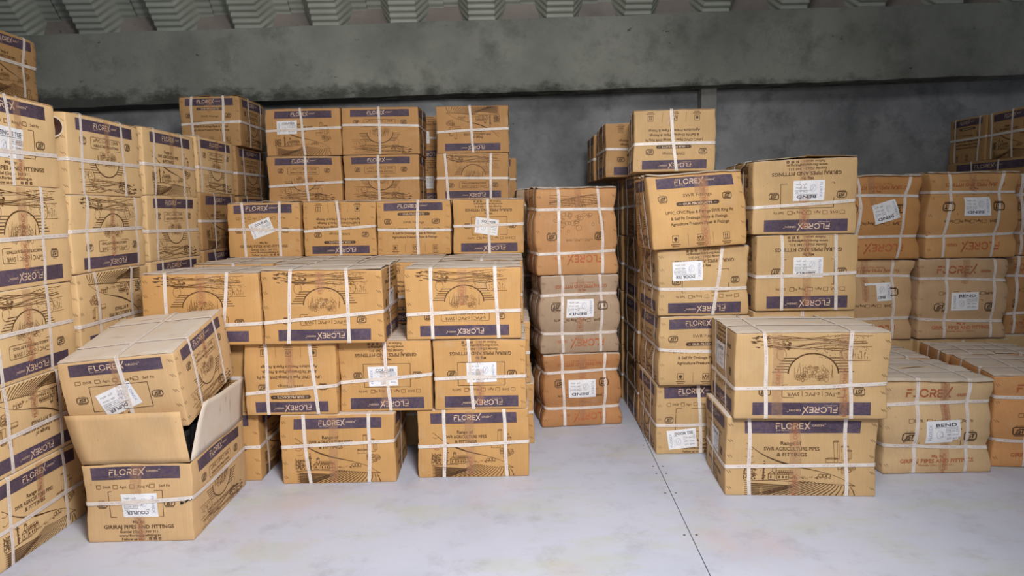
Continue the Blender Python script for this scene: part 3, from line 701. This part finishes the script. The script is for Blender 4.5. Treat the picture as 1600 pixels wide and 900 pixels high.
#__OBJECTS__
# ---------------- left wall of cartons (long printed sides face the aisle)
LX = -2.19
def wall(label, y0, y1, z, H, sh, fr, color=PALEL, h=.5, flap=None, labels=(), W=.5, lr=(.27, .78), x=LX, tape=(('R', .5),), yaw=0, **kw):
    return carton(label, W, y1 - y0, H, x, (y0 + y1) / 2, z, (('R' + sh), ('F' + fr)), yaw, color=color, anchor='R', st=dict(lr=list(lr), fb=[.5], h=[h]), flap=flap, labels=labels, tape=tape, **kw)
TR = (('R', .5, .05, .55),)
wall('carton on the floor at the left edge, bottom of its stack, farm scene upright', 2.93, 3.63, 0, .393, 'B', 'A', h=.42, tape=TR, lr=(.20, .76))
wall('carton second from the floor in the stack at the left edge, farm scene upside down', 2.93, 3.64, .393, .388, 'B-', 'A-', h=.45, tape=TR)
wall('third carton up at the left edge, arch upside down, above the inverted farm scene', 2.94, 3.65, .781, .41, 'C-', 'A-', h=.52, tape=(('R', .5, .06, .2),), lr=(.2, .72))
wall('fourth and tallest carton up at the left edge, with arch upside down', 2.94, 3.66, 1.191, .455, 'C-', 'A-', h=.46, tape=(('R', .52, .06, .2),), lr=(.2, .7))
wall('top carton at the left edge with a white single tee sticker', 2.94, 3.62, 1.646, .395, 'A', 'B', h=.42, labels=(('R', 'SINGLE TEE', .47, .48, -2, None, 1.45),), tape=(('R', .58, .05, .1),), lr=(.5,), flap='y')
t2 = wall('top carton of the second stack from left, torn near corner, arch upright', 3.70, 4.42, 1.618, .412, 'C', 'A', h=.42, tape=TR, flap='y', lr=(.16, .73))
wall('middle carton of the second stack from the left, arch print upside down', 3.68, 4.42, 1.216, .402, 'C-', 'A-', h=.56, tape=(('R', .5, .05, .2),), lr=(.2, .86), soft=.3)
wall('carton below the inverted arch in second stack from left, furrows upside down', 3.69, 4.41, .806, .41, 'B-', 'A-', h=.36, lr=(.25, .75), tape=())
wall('top carton of the third stack from the left with an upright farm scene', 4.46, 5.19, 1.632, .412, 'B', 'D', h=.5, flap='y', lr=(.2, .72))
wall('middle carton of the third stack from the left, blue band and arch upright', 4.46, 5.19, 1.228, .404, 'C', 'A', h=.48, lr=(.17, .76))
wall('carton under the upright arch in the third stack from the left, only its band showing', 4.46, 5.19, .818, .41, 'D', 'A', h=.3, lr=(.22, .75))
wall('top carton of the fourth stack from the left with an arch below its band', 5.23, 5.90, 1.665, .40, 'C', 'A', h=.45, flap='y', lr=(.08, .76))
wall('shadowed carton below the top one in the fourth stack from the left', 5.23, 5.92, 1.255, .41, 'B', 'A', color=SHADE_BROWN, h=.52, lr=(.35, .85), tape=())
wall('dark carton low in the fourth left stack, behind the tilted coupler sticker carton', 5.23, 5.92, .845, .41, 'C', 'A', color=SHADE_BROWN, lr=(.3, .8), tape=())
wall('top carton of the far left stack beside the back pile of six', 5.97, 6.68, 1.66, .395, 'C', 'D', color=SHADE_BROWN, h=.45, lr=(.25, .8), tape=())
wall('shadowed carton under the top one in the far left stack', 5.97, 6.68, 1.25, .41, 'B', 'A', color=SHADE_BROWN, tape=())
LG = 'cartons low in the left wall of stock'; LL = 'brown strapped carton low in the left wall of stacked stock'
for y0, y1, tops in ((3.69, 4.41, .806), (4.46, 5.19, .818), (5.23, 5.92, .845)): hidden(LL, LG, -2.69, LX, y0, y1, 0, tops / 2, 2)
hidden(LL, LG, -2.69, LX, 5.97, 6.68, 0, .625, 2)
def pipe_pt(d, r, a): return (.206 + .7 * d + .7 * r * math.cos(a), -.394 - .7 * d + .7 * r * math.cos(a), .33 + 1.1 * r * math.sin(a))
AN = np.linspace(0, 2 * math.pi, 25)[:-1]; n = 24      # short pipe end, its mouth turned to the aisle
pv = [pipe_pt(d, r, a) for a in AN for r, d in ((.048, 0), (.048, -.06), (.041, -.06), (.041, 0))]
pf = [(i * 4 + k, (i + 1) % n * 4 + k, (i + 1) % n * 4 + (k + 1) % 4, i * 4 + (k + 1) % 4) for i in range(n) for k in range(4)]
pe = obj('pipe_end', mesh('pipe_end', pv, pf, [CREAM]), t2); tag(pe, 'cream pipe end showing through the torn corner')
dv = [pipe_pt(-.004, .0412, a) for a in AN] + [pipe_pt(-.03, 0, 0)]
obj('pipe_bore', mesh('pipe_bore', dv, [(i, (i + 1) % n, n) for i in range(n)], [BROWNP]), pe)

# cartons on a pile further left, near the roof beam
HL, HG = 'carton packed out of sight beneath the high far left cartons', 'cartons beneath the high far left ones'
hidden(HL, HG, -3.55, -3.0, 3.72, 4.80, 0, .925, 2)
wall('dark carton directly under the highest far left carton, just its band in view', 3.72, 4.80, 1.85, .395, 'B', 'A', color=SHADE_BROWN, x=-3.0, W=.55, tape=())
wall('highest carton at the far left, farm scene in shadow under the concrete beam', 4.30, 4.80, 2.245, .37, 'B', 'A', color=SHADE_BROWN, x=-3.0, W=.55, tape=(), h=.52, lr=(.2, .74))
wall('carton cut by the upper left frame edge, level with the highest far left carton', 3.72, 4.28, 2.245, .37, 'A', 'B', color=SHADE_BROWN, x=-3.0, W=.55, tape=())
carton('lone carton standing on top of the far left stack against the beam, products list upright', .475, .6, .395, -2.385, 5.98, 2.056, ('FD', 'RC'), st=dict(fb=[.18, .71], lr=[.35, .8], h=[.46]), flap='y', lift=.012, color=SHADE_BROWN, tape=(('F', .5, .04, .7),))

# ---------------- open carton and the tilted one inside it
p1 = empty('open_carton', (-1.745, 3.28 + .36, 0), (0, 0, R(1))); tag(p1, 'opened coupler carton on the floor at front left with its flaps standing up', 'box')
k1 = Carton(.49, .72, .377, 0, 91); k1.body(p1, OVERLIT_BROWN, opened=True)
k1.prints(p1, 'F', 'A', False); k1.prints(p1, 'R', 'C', False); k1.strap(p1, 'h', .008, .012); k1.label(p1, 'F', 'COUPLER', .52, .475, 180, None, 1.22); k1.tape(p1, 'F', .5, .05, .04)
def panel(name, P, mat, parent, col, n=10, bend=.01):
    """P: four corners (bottom a, bottom b, top b, top a); board flap bowed by bend"""
    P = np.array(P, float); V = []; nrm = np.cross(P[1] - P[0], P[3] - P[0]); nrm /= np.linalg.norm(nrm)
    for i in np.linspace(0, 1, n):
        for j in np.linspace(0, 1, n):
            q = (P[0] * (1 - i) + P[1] * i) * (1 - j) + (P[3] * (1 - i) + P[2] * i) * j; V.append(q + nrm * (bend * math.sin(j * 2.6) * (.6 + .4 * math.cos(i * 5)) + .003 * math.sin(i * 11 + j * 4)))
    o = obj(name, mesh(name, V, gridfaces(n, n), mat, smooth=True), parent, col); md = o.modifiers.new('board', 'SOLIDIFY'); md.thickness = .005; md.offset = 0
    return o
panel('top_flap', [(-.245, -.358, .375), (.245, -.358, .375), (.228, -.385, .622), (-.29, -.39, .612)], [CARD], p1, OVERLIT_BROWN, bend=.006)
panel('top_flap', [(.243, -.345, .375), (.243, .358, .375), (.262, .35, .615), (.268, -.20, .612)], [CARD_TOP], p1, OVERLIT_BROWN, bend=-.012)
panel('top_flap', [(-.243, .35, .375), (-.243, -.35, .375), (-.262, -.33, .55), (-.262, .33, .55)], [CARD], p1, OVERLIT_BROWN)
panel('top_flap', [(.24, .36, .375), (-.24, .36, .375), (-.24, .355, .55), (.24, .355, .55)], [CARD], p1, OVERLIT_BROWN)
S_ = Sheet(1, 1); tx = np.linspace(.90, 1.0, 9); S_.add([(x, .50 + (x - .9) * .35 + .012 * math.sin(x * 400)) for x in tx] + [(x, .47 + (x - .9) * .62 + .010 * math.sin(x * 310)) for x in tx], [q for i in range(8) for q in ((i, 9 + i, 10 + i), (i, 10 + i, i + 1))], BLACKP)
obj('strap_tear', mesh('strap_tear', k1.S(k1.raw('F', S_.p[0][2][:, 0], S_.p[0][2][:, 1]), .0055), S_.p[0][3], [BLACKP]), p1)
def coupler(label, x, y, z, r=.056, h=.125, group=None, rot=(0, 0, 0)):
    root = empty('pipe_coupler', (x, y, z), rot); tag(root, label, 'pipe fitting', group); n = 28
    def lathe(name, pr, mat):
        V = [(rr * math.cos(a), rr * math.sin(a), zz) for a in np.linspace(0, 2 * math.pi, n + 1)[:-1] for rr, zz in pr]; m = len(pr)
        F = [(i * m + k, ((i + 1) % n) * m + k, ((i + 1) % n) * m + (k + 1) % m, i * m + (k + 1) % m) for i in range(n) for k in range(m)]
        obj(name, mesh(name, V, F, [mat], smooth=False), root)
    lathe('sleeve', [(r * .9, .006), (r * .9, h - .006), (r * .8, h - .006), (r * .8, .006)], BLACKP)
    for z0 in (0, h - .026): lathe('socket_ring', [(r, z0), (r, z0 + .026), (r * .8, z0 + .026), (r * .8, z0)], BLACKP)
CG = 'black couplers packed inside the open carton'
for (cx, cy) in ((-1.578, 3.375), (-1.578, 3.50), (-1.70, 3.375), (-1.93, 3.40), (-1.60, 3.90), (-1.90, 3.90)):
    for i in range(4): coupler('black plastic pipe coupler packed inside the open carton', cx, cy, .005 + .125 * i, group=CG)
carton('tilted coupler carton sunk into the open carton at front left, dusty grey top', .525, .665, .372, -1.775, 3.64, .568, ('FA', 'RC'), rot=(R(9.5), R(-4.8), R(1.5)), anchor='C', color=OVERLIT_BROWN, st=dict(fb=[(.54, -.006)], lr=[.27, .79], h=[]), flap='y', lift=.004, labels=(('F', 'COUPLER', .46, .46, 200, None, 1.28),), tape=(('F', .5, .05, .35), ('R', .5, .045, .6)), seed=17)

# ---------------- centre pile: three courses at the front
def front(label, x0, x1, y, z, H, sh, D, side=None, **kw):
    f = ['F' + sh]
    if side: f.append(side)
    return carton(label, x1 - x0, D, H, (x0 + x1) / 2, y, z, f, **kw)
front('carton on the floor behind the open carton, its right side dark', -1.95, -1.44, 4.05, 0, .395, 'A', .56, 'RB', color=WARM)
front('bottom carton left of the dark gap, farm scene upright, second strapped carton on the floor', -1.301, -.665, 3.99, 0, .395, 'B', .49, 'RA', color=WARM, st=dict(fb=[(.225, -.018), (.77, .003)], lr=[.5], h=[(.57, .016)]), tape=(('F', .46, .05, .05),), yaw=.8)
front('bottom carton right of the dark gap, farm scene upright and fully in view', -.547, .083, 4.05, 0, .395, 'B', .49, 'LA', color=WARM, st=dict(fb=[(.235, .002), (.785, -.008)], lr=[.5], h=[(.49, .008)]), tape=(('F', .47, .05, .05),))
front('sliver of a carton left of the upside down products carton, second course', -2.0, -1.505, 4.06, .395, .405, 'D-', .54, 'RC-', color=WARM)
front('second course carton with products list upside down, left of the two sticker cartons', -1.484, -.976, 3.99, .395, .405, 'D-', .58, 'RB-', color=WARM, st=dict(fb=[(.24, -.004), (.755, -.014)], lr=[.3, .7], h=[(.35, .02)]), tape=(('F', .5, .045, .3),))
front('second course carton with an upright white sticker crossed by straps', -.971, -.456, 4.04, .395, .405, 'A-', .57, 'RB-', color=WARM, st=dict(fb=[(.52, -.012)], lr=[.3, .7], h=[(.47, .022)]), flap='y', labels=(('F', 'COUPLER', .475, .50, 1, None, 1.22),), tape=(('F', .49, .045, .1),))
front('second course carton nearest the aisle, coupler sticker upside down', -.445, .072, 4.045, .395, .405, 'A-', .57, 'RB-', color=WARM, st=dict(fb=[(.40, -.014)], lr=[.3, .7], h=[(.46, .008)]), flap='y', labels=(('F', 'COUPLER', .52, .53, 181, None, 1.22),), tape=(('F', .5, .045, .1),))
front('third course carton above the tilted one, leftmost of three inverted arches', -2.0, -1.362, 3.95, .80, .395, 'C-', .51, 'RA-', color=WARM, flap='x', st=dict(fb=[(.20, 0), (.70, .022)], lr=[.5], h=[(.27, .008)]), tape=(('F', .5, .05, .6),), lift=.006)
front('middle one of three inverted arch cartons, sticker on its shaded right side', -1.35, -.698, 3.95, .80, .408, 'C-', .52, 'RA-', color=WARM, flap='x', st=dict(fb=[(.22, .012), (.70, -.004)], lr=[.45], h=[(.36, .030)]), tape=(('F', .48, .05, .7),), labels=(('R', 'COUPLER', .5, .52, 15, None, 1.15),), lift=.012, over=.004)
front('rightmost of three inverted arch cartons, dusty top, facing the aisle', -.59, .05, 4.03, .80, .40, 'C-', .51, 'RA-', color=WARM, flap='x', st=dict(fb=[(.225, -.004), (.79, -.006)], lr=[.5], h=[(.375, .008)]), tape=(('F', .49, .05, .5),), lift=.009)
# second row behind, three courses
QL, QG = 'carton in the lower courses behind the front of the centre pile', 'lower cartons behind the centre front'
for i, (x0, x1) in enumerate(((-2.0, -1.50), (-1.487, -.985), (-.972, -.462), (-.45, .07))):
    for c in range(2):
        if i == 3: front(('lower sliver of a carton on the floor behind the aisle end of the centre pile', 'sliver of a carton behind the right sticker carton of the second course')[c], x0 + .05, x1 + .06 - .02 * c, 4.64, .40 * c, .40, 'D', .68, color=WARM)
        else: hidden(QL, QG, x0, x1, 4.64, 5.34, .40 * c, .40)
    front(('dusty topped carton behind the leftmost inverted arch', 'dusty topped carton behind the middle inverted arch', 'carton seen in the gap between the two right inverted arches', 'dusty topped carton behind the rightmost inverted arch')[i], x0, x1, 4.62, .80, .40, 'D-' if i % 2 == 0 else 'A-', .72, color=WARM, flap='y', lift=.006, st=dict(fb=[(.06 if i == 2 else .5, 0)], lr=[.3, .75], h=[.45]))
# row of four on top
front('carton of the row of four with a tilted coupler sticker, band upright', -2.033, -1.513, 5.30, 1.20, .394, 'A', .58, 'RB', color=WARM, st=dict(fb=[(.22, -.006), (.72, 0)], lr=[.3, .7], h=[(.5, -.004)]), flap='y', labels=(('F', 'COUPLER', .47, .53, 20, None, 1.22),), lift=.01)
front('carton of the row of four with its products list upside down', -1.489, -0.969, 5.30, 1.20, .394, 'D-', .58, color=WARM, flap='y', st=dict(fb=[(.49, -.008)], lr=[.3, .7], h=[(.5, .014)]), tape=(('F', .5, .04, .5),))
front('carton of the row of four with its products list the right way up', -0.962, -0.434, 5.30, 1.20, .394, 'D', .58, color=WARM, flap='y', st=dict(fb=[(.555, 0)], lr=[.3, .7], h=[(.46, -.004)]))
front('right end carton of the row of four, sticker askew on an inverted side', -0.418, 0.091, 5.30, 1.20, .394, 'A-', .58, 'RB-', color=WARM, flap='y', st=dict(fb=[(.51, -.004)], lr=[.3, .7], h=[(.53, .006)]), labels=(('F', 'COUPLER', .48, .50, -9, None, 1.25),), lift=.012)
# back pile, two courses of three
BL, BG = 'carton in the hidden base of the back pile', 'base of the back pile'
for x0, x1 in ((-1.92, -1.33), (-1.32, -.64), (-.63, .02)): hidden(BL, BG, x0, x1, 5.93, 6.49, 0, .532, 3)
BK = dict(color=s2l((192, 146, 96)), tape=(), staple=False)
front('lower left carton of the back pile of six, arch print upright', -1.954, -1.359, 6.0, 1.596, .374, 'C', .5, 'RA', st=dict(fb=[(.52, -.01)], lr=[.5], h=[(.39, .012)]), **BK)
front('lower middle carton of the back pile of six, arch print upright', -1.341, -0.734, 6.0, 1.596, .374, 'C', .5, 'RA', st=dict(fb=[(.46, 0)], lr=[.5], h=[.48]), **BK)
front('lower right carton of the back pile of six, arch print upside down', -0.595, -0.012, 6.0, 1.596, .374, 'C-', .5, 'RA-', st=dict(fb=[(.14, -.012), (.75, .002)], lr=[.5], h=[.47]), **BK)
front('upper left carton of the back pile of six with a coupler sticker', -1.954, -1.352, 6.0, 1.971, .376, 'B', .5, 'RA', flap='x', st=dict(fb=[(.49, -.02)], lr=[.5], h=[(.56, .008)]), labels=(('F', 'COUPLER', .285, .60, 1, None, 1.15),), **BK)
front('upper middle carton of the back pile of six, band above an upright arch', -1.344, -0.724, 6.0, 1.971, .376, 'C', .5, 'RA', flap='x', st=dict(fb=[(.48, -.002)], lr=[.5], h=[.6]), **BK)
front('upper right carton of the back pile of six, farm scene upside down', -0.585, -0.006, 6.0, 1.971, .376, 'B-', .5, 'RA-', flap='x', st=dict(fb=[(.48, -.012)], lr=[.5], h=[(.48, .012)]), **BK)
hidden(BL, BG, -1.05, -.45, 6.53, 6.96, 0, .798, 2); hidden(BL, BG, -.40, .09, 6.53, 6.96, 0, .798, 2)
front('lower sliver carton in the gap of the back pile with a sticker', -1.0, -.5, 6.53, 1.596, .37, 'A-', .43, labels=(('F', 'COUPLER', .50, .45, 0, None, 1.15),), **BK)
front('upper sliver carton in the gap of the back pile, sticker half hidden', -1.0, -.5, 6.53, 1.967, .37, 'A-', .43, labels=(('F', 'COUPLER', .45, .5, 0, None, 1.15),), **BK)
front('sliver of a carton right of the inverted arch in the back pile', -.42, .055, 6.53, 1.596, .37, 'A', .43, **BK)

# ---------------- soft kraft stack in the middle of the aisle end
KS = dict(straps='kraft', yaw=7, staple=True)
front('reddish kraft carton on the floor, bottom of the narrow centre stack, bulging', .205, .752, 5.02, 0, .515, 'E-', .5, 'LG-', color=s2l((178, 128, 84)), soft=.9, squash=.012, labels=(('F', 'BEND', .49, .53, 180, None, 1.35),), tape=(('F', .5, .05, .1),), **KS)
front('greyish kraft carton in the middle of the narrow centre stack', .185, .748, 5.02, .515, .545, 'E-', .5, 'LG-', color=GREYK, soft=.8, labels=(('F', 'BEND', .49, .58, 180, None, 1.35),), tape=(('F', .5, .05, .1),), **KS)
front('orange brown kraft carton on top of the narrow centre stack, pale lid', .165, .735, 5.02, 1.06, .60, 'G-', .5, 'LG-', color=s2l((192, 144, 98)), soft=.6, flap='x', lift=.012, over=.012, tape=(('F', .5, .05, .75),), **KS)
for c, (lb, z, h) in enumerate((('kraft carton low behind the narrow centre stack', 0, .56), ('grey kraft carton midway behind the narrow centre stack', .56, .57), ('grey kraft carton at the top behind the narrow centre stack', 1.13, .55))):
    front(lb, .045, .60, 5.93, z, h, 'E-', .5, color=GREYK, soft=.5, straps='kraft', flap='x' if c == 2 else None)

# ---------------- right pile: tall column beside the aisle
front('door tee carton on the floor beside the aisle, sticker the right way up', .868, 1.385, 4.39, 0, .44, 'A', .62, 'LC', st=dict(fb=[(.515, -.010)], lr=[.3, .72], h=[(.42, 0)]), labels=(('F', 'DOOR TEE', .31, .22, 6, None, 1.3),), color=BROWN, soft=.15)
front('bulging carton second up in the aisle column, band and products list upright', .872, 1.42, 4.34, .44, .425, 'd', .64, 'LC', st=dict(fb=[], lr=[.25, .7], h=[(.5, -.010)]), color=BROWN, soft=.45)
front('third carton up in the aisle column, door tee sticker upside down', .866, 1.405, 4.34, .865, .42, 'A-', .64, 'LB-', st=dict(fb=[(.66, .03)], lr=[.3, .7], h=[(.40, -.004)]), labels=(('F', 'DOOR TEE', .32, .67, 180, None, 1.3),), color=BROWN, soft=.25, tape=(('F', .5, .05, .8),), slump=.030)
front('bulging carton fourth up in the aisle column, ragged lid, no strap on its front', .825, 1.378, 4.29, 1.2735, .435, 'd', .5, 'LC', st=dict(fb=[], lr=[.25, .6], h=[]), color=s2l((204, 162, 108)), soft=.5, flap='x', lift=.014, over=.012, rot=(0, R(-3.2), 0), tape=(('F', .53, .055, .72, False), ('F', .57, .05, .02)), lean=(-.012, .01))
carton('topmost carton of the aisle column, products list upside down', .515, .64, .395, 1.045, 4.76, 1.737, ('Fd-', 'LB-'), yaw=-6, st=dict(fb=[(.49, -.02)], lr=[.35, .72], h=[(.45, 0)]), color=BROWN, flap='y', tape=(('F', .45, .04, .75),), lean=(.01, .02))
front('second of the three high cartons receding along the aisle toward the wall', .70, 1.25, 5.46, 1.736, .395, 'd-', .57, 'LB-', color=SHADE_BROWN, staple=False)
front('third and farthest of the high cartons receding along the aisle', .68, 1.25, 6.06, 1.736, .37, 'd-', .5, 'LC', color=SHADE_BROWN, staple=False)
RG = 'shaded cartons behind the aisle column'; ORD = ('bottom', 'second', 'third', 'top')
for c in range(4):
    front(ORD[c] + ' shaded carton of the stack directly behind the aisle column', .87, 1.41, 5.04, .434 * c, .434, 'A', .64, 'LC' if c % 2 else 'LB-', color=SHADE_BROWN, staple=False, group=RG)
    front(ORD[c] + ' shaded carton of the rear stack nearest the wall behind the aisle column', .86, 1.40, 5.74, .434 * c, .434, 'A', .64, 'LB' if c % 2 else 'LC-', color=SHADE_BROWN, staple=False, group=RG)
# bend pair
YG = 'base cartons under the bend pair'
hidden('carton hidden under the pair with upside down bend stickers', YG, 1.43, 2.03, 4.32, 4.92, 0, .4445, 2)
front('lower of two cartons with upside down bend stickers behind the big front pair', 1.43, 2.028, 4.30, .889, .452, 'A-', .62, 'LB-', st=dict(fb=[(.26, 0), (.79, -.004)], lr=[.3, .7], h=[(.475, .008)]), labels=(('F', 'BEND', .51, .57, 180, None, 1.3),), color=BROWN, soft=.1, tape=(('F', .5, .05, .1),))
front('upper of two cartons with upside down bend stickers, strap cutting the sticker', 1.405, 2.005, 4.29, 1.341, .452, 'A-', .62, 'LB-', st=dict(fb=[], lr=[.3, .7], h=[(.40, .016)]), labels=(('F', 'BEND', .53, .575, 180, None, 1.3),), color=BROWN, soft=.2, tape=(('F', .49, .06, .1),), flap='y', lift=.012, slump=.022, yaw=-2)
# big front pair
carton('big carton on the floor at front right, farm scene upright', .765, .52, .424, 1.482, 3.70, 0, ('FB', 'LA'), yaw=-4, st=dict(fb=[(.16, -.004), (.80, -.003)], lr=[(.62, 0)], h=[(.385, .006)]), color=BROWN, tape=(('F', .46, .06, .03),), labels=(('L', 'COUPLER', .5, .55, 0, None, 1.4),), seed=31)
carton('big carton on top of the front right pair, arch upside down, dusty top', .765, .56, .452, 1.505, 3.65, .425, ('FC-', 'LA-'), yaw=-3.5, st=dict(fb=[(.20, -.005), (.76, -.004)], lr=[(.35, 0), (.8, .0)], h=[(.38, .012)]), color=BROWN, flap='x', tape=(('F', .28, .055, .05), ('F', .72, .055, .05)), labels=(('L', 'COUPLER', .42, .62, 0, None, 1.5),), soft=.15, lift=.008, seed=44)

# ---------------- kraft cartons at the right
front('kraft carton on the floor at right with a torn bend sticker', 2.065, 2.662, 4.0, 0, .54, 'E', .58, 'LG', color=s2l((208, 176, 134)), soft=.7, squash=.012, straps='kraft', flap='x', lift=.012, over=.014, labels=(('F', 'BEND', .53, .455, 3, 'corner', 1.4),), tape=(('F', .55, .05, .55), ('F', .55, .05, .03)))
front('kraft carton behind the floor one with a torn sticker, flat dusty top', 2.09, 2.67, 4.63, 0, .535, 'E', .49, 'LG', color=KRAFT2, soft=.4, straps='kraft', flap='x', lift=.006)
carton('kraft carton on the floor at the right edge of the frame', .62, .6, .545, 3.03, 4.04, 0, ('FE', 'LG'), yaw=-9, color=s2l((206, 150, 98)), soft=.6, straps='kraft', flap='y', lift=.006, tape=(('F', .5, .05, .5),))
carton('kraft carton behind the floor carton at the right edge', .60, .42, .54, 3.12, 4.68, 0, ('FE', 'LG'), yaw=-6, color=KRAFT, soft=.3, straps='kraft', flap='y', lift=.006)
GL, GG = 'carton in the hidden base of the right kraft wall', 'base of the right kraft wall'
hidden(GL, GG, 2.21, 2.86, 5.17, 5.75, 0, .55); hidden(GL, GG, 2.88, 3.53, 5.17, 5.75, 0, .55); hidden(GL, GG, 3.56, 3.88, 5.25, 5.75, 0, .55)
KW = dict(straps=None, soft=.75)
front('lower kraft carton beside the bend pair with half its sticker torn away', 2.20, 2.83, 5.15, .55, .575, 'E-', .56, color=s2l((200, 164, 124)), st=dict(fb=[(.3, 0), (.77, -.004)], lr=[.5], h=[.25, .79]), labels=(('F', 'BEND', .60, .60, 182, 'half', 1.4),), tape=(('F', .45, .05, .5),), **KW)
front('upper kraft carton beside the bend pair with a tilted inverted sticker', 2.215, 2.85, 5.13, 1.125, .585, 'E-', .56, color=s2l((196, 142, 88)), st=dict(fb=[(.3, 0), (.80, .035)], lr=[.5], h=[(.27, 0), (.76, -.004)]), flap='x', lift=.014, over=.012, labels=(('F', 'BEND', .59, .57, 194, None, 1.45),), tape=(('F', .45, .05, .6),), **KW)
front('greyish kraft carton with an upright bend sticker in the right kraft wall', 2.865, 3.50, 5.15, .55, .575, 'E', .56, 'LG', color=s2l((196, 162, 126)), st=dict(fb=[(.31, 0), (.83, .004)], lr=[.5], h=[.25, .76]), labels=(('F', 'BEND', .50, .47, 1, None, 1.4),), tape=(('F', .5, .05, .7),), **KW)
front('kraft carton above the upright bend sticker, its own sticker upside down', 2.895, 3.535, 5.14, 1.125, .60, 'E-', .56, 'LG-', color=s2l((200, 152, 100)), st=dict(fb=[(.22, .022), (.77, .03)], lr=[.5], h=[(.27, .008), (.77, 0)]), flap='x', lift=.012, over=.01, labels=(('F', 'BEND', .52, .60, 180, None, 1.4),), tape=(('F', .5, .05, .75),), **KW)
front('lower kraft carton cut by the right frame edge beyond the dark gap', 3.575, 3.88, 5.3, .55, .575, 'E', .45, 'LG', color=KRAFT, **dict(KW, straps='kraft'))
front('upper kraft carton cut by the right frame edge beyond the dark gap', 3.575, 3.88, 5.3, 1.125, .59, 'E-', .45, 'LG-', color=KRAFT, **dict(KW, straps='kraft'))
# high dark cartons at the upper right
AL, AG = 'carton in the base under the high upper right cartons', 'base under the upper right cartons'
hidden(AL, AG, 3.90, 4.5, 5.52, 6.62, 0, .73, 2)
def rwall(label, y0, y1, z, H, sh, lr): return carton(label, .55, y1 - y0, H, 3.90, (y0 + y1) / 2, z, ('L' + sh, 'FA'), anchor='L', color=SHADE_BROWN, st=dict(lr=lr, fb=[.5], h=[.5]), staple=False)
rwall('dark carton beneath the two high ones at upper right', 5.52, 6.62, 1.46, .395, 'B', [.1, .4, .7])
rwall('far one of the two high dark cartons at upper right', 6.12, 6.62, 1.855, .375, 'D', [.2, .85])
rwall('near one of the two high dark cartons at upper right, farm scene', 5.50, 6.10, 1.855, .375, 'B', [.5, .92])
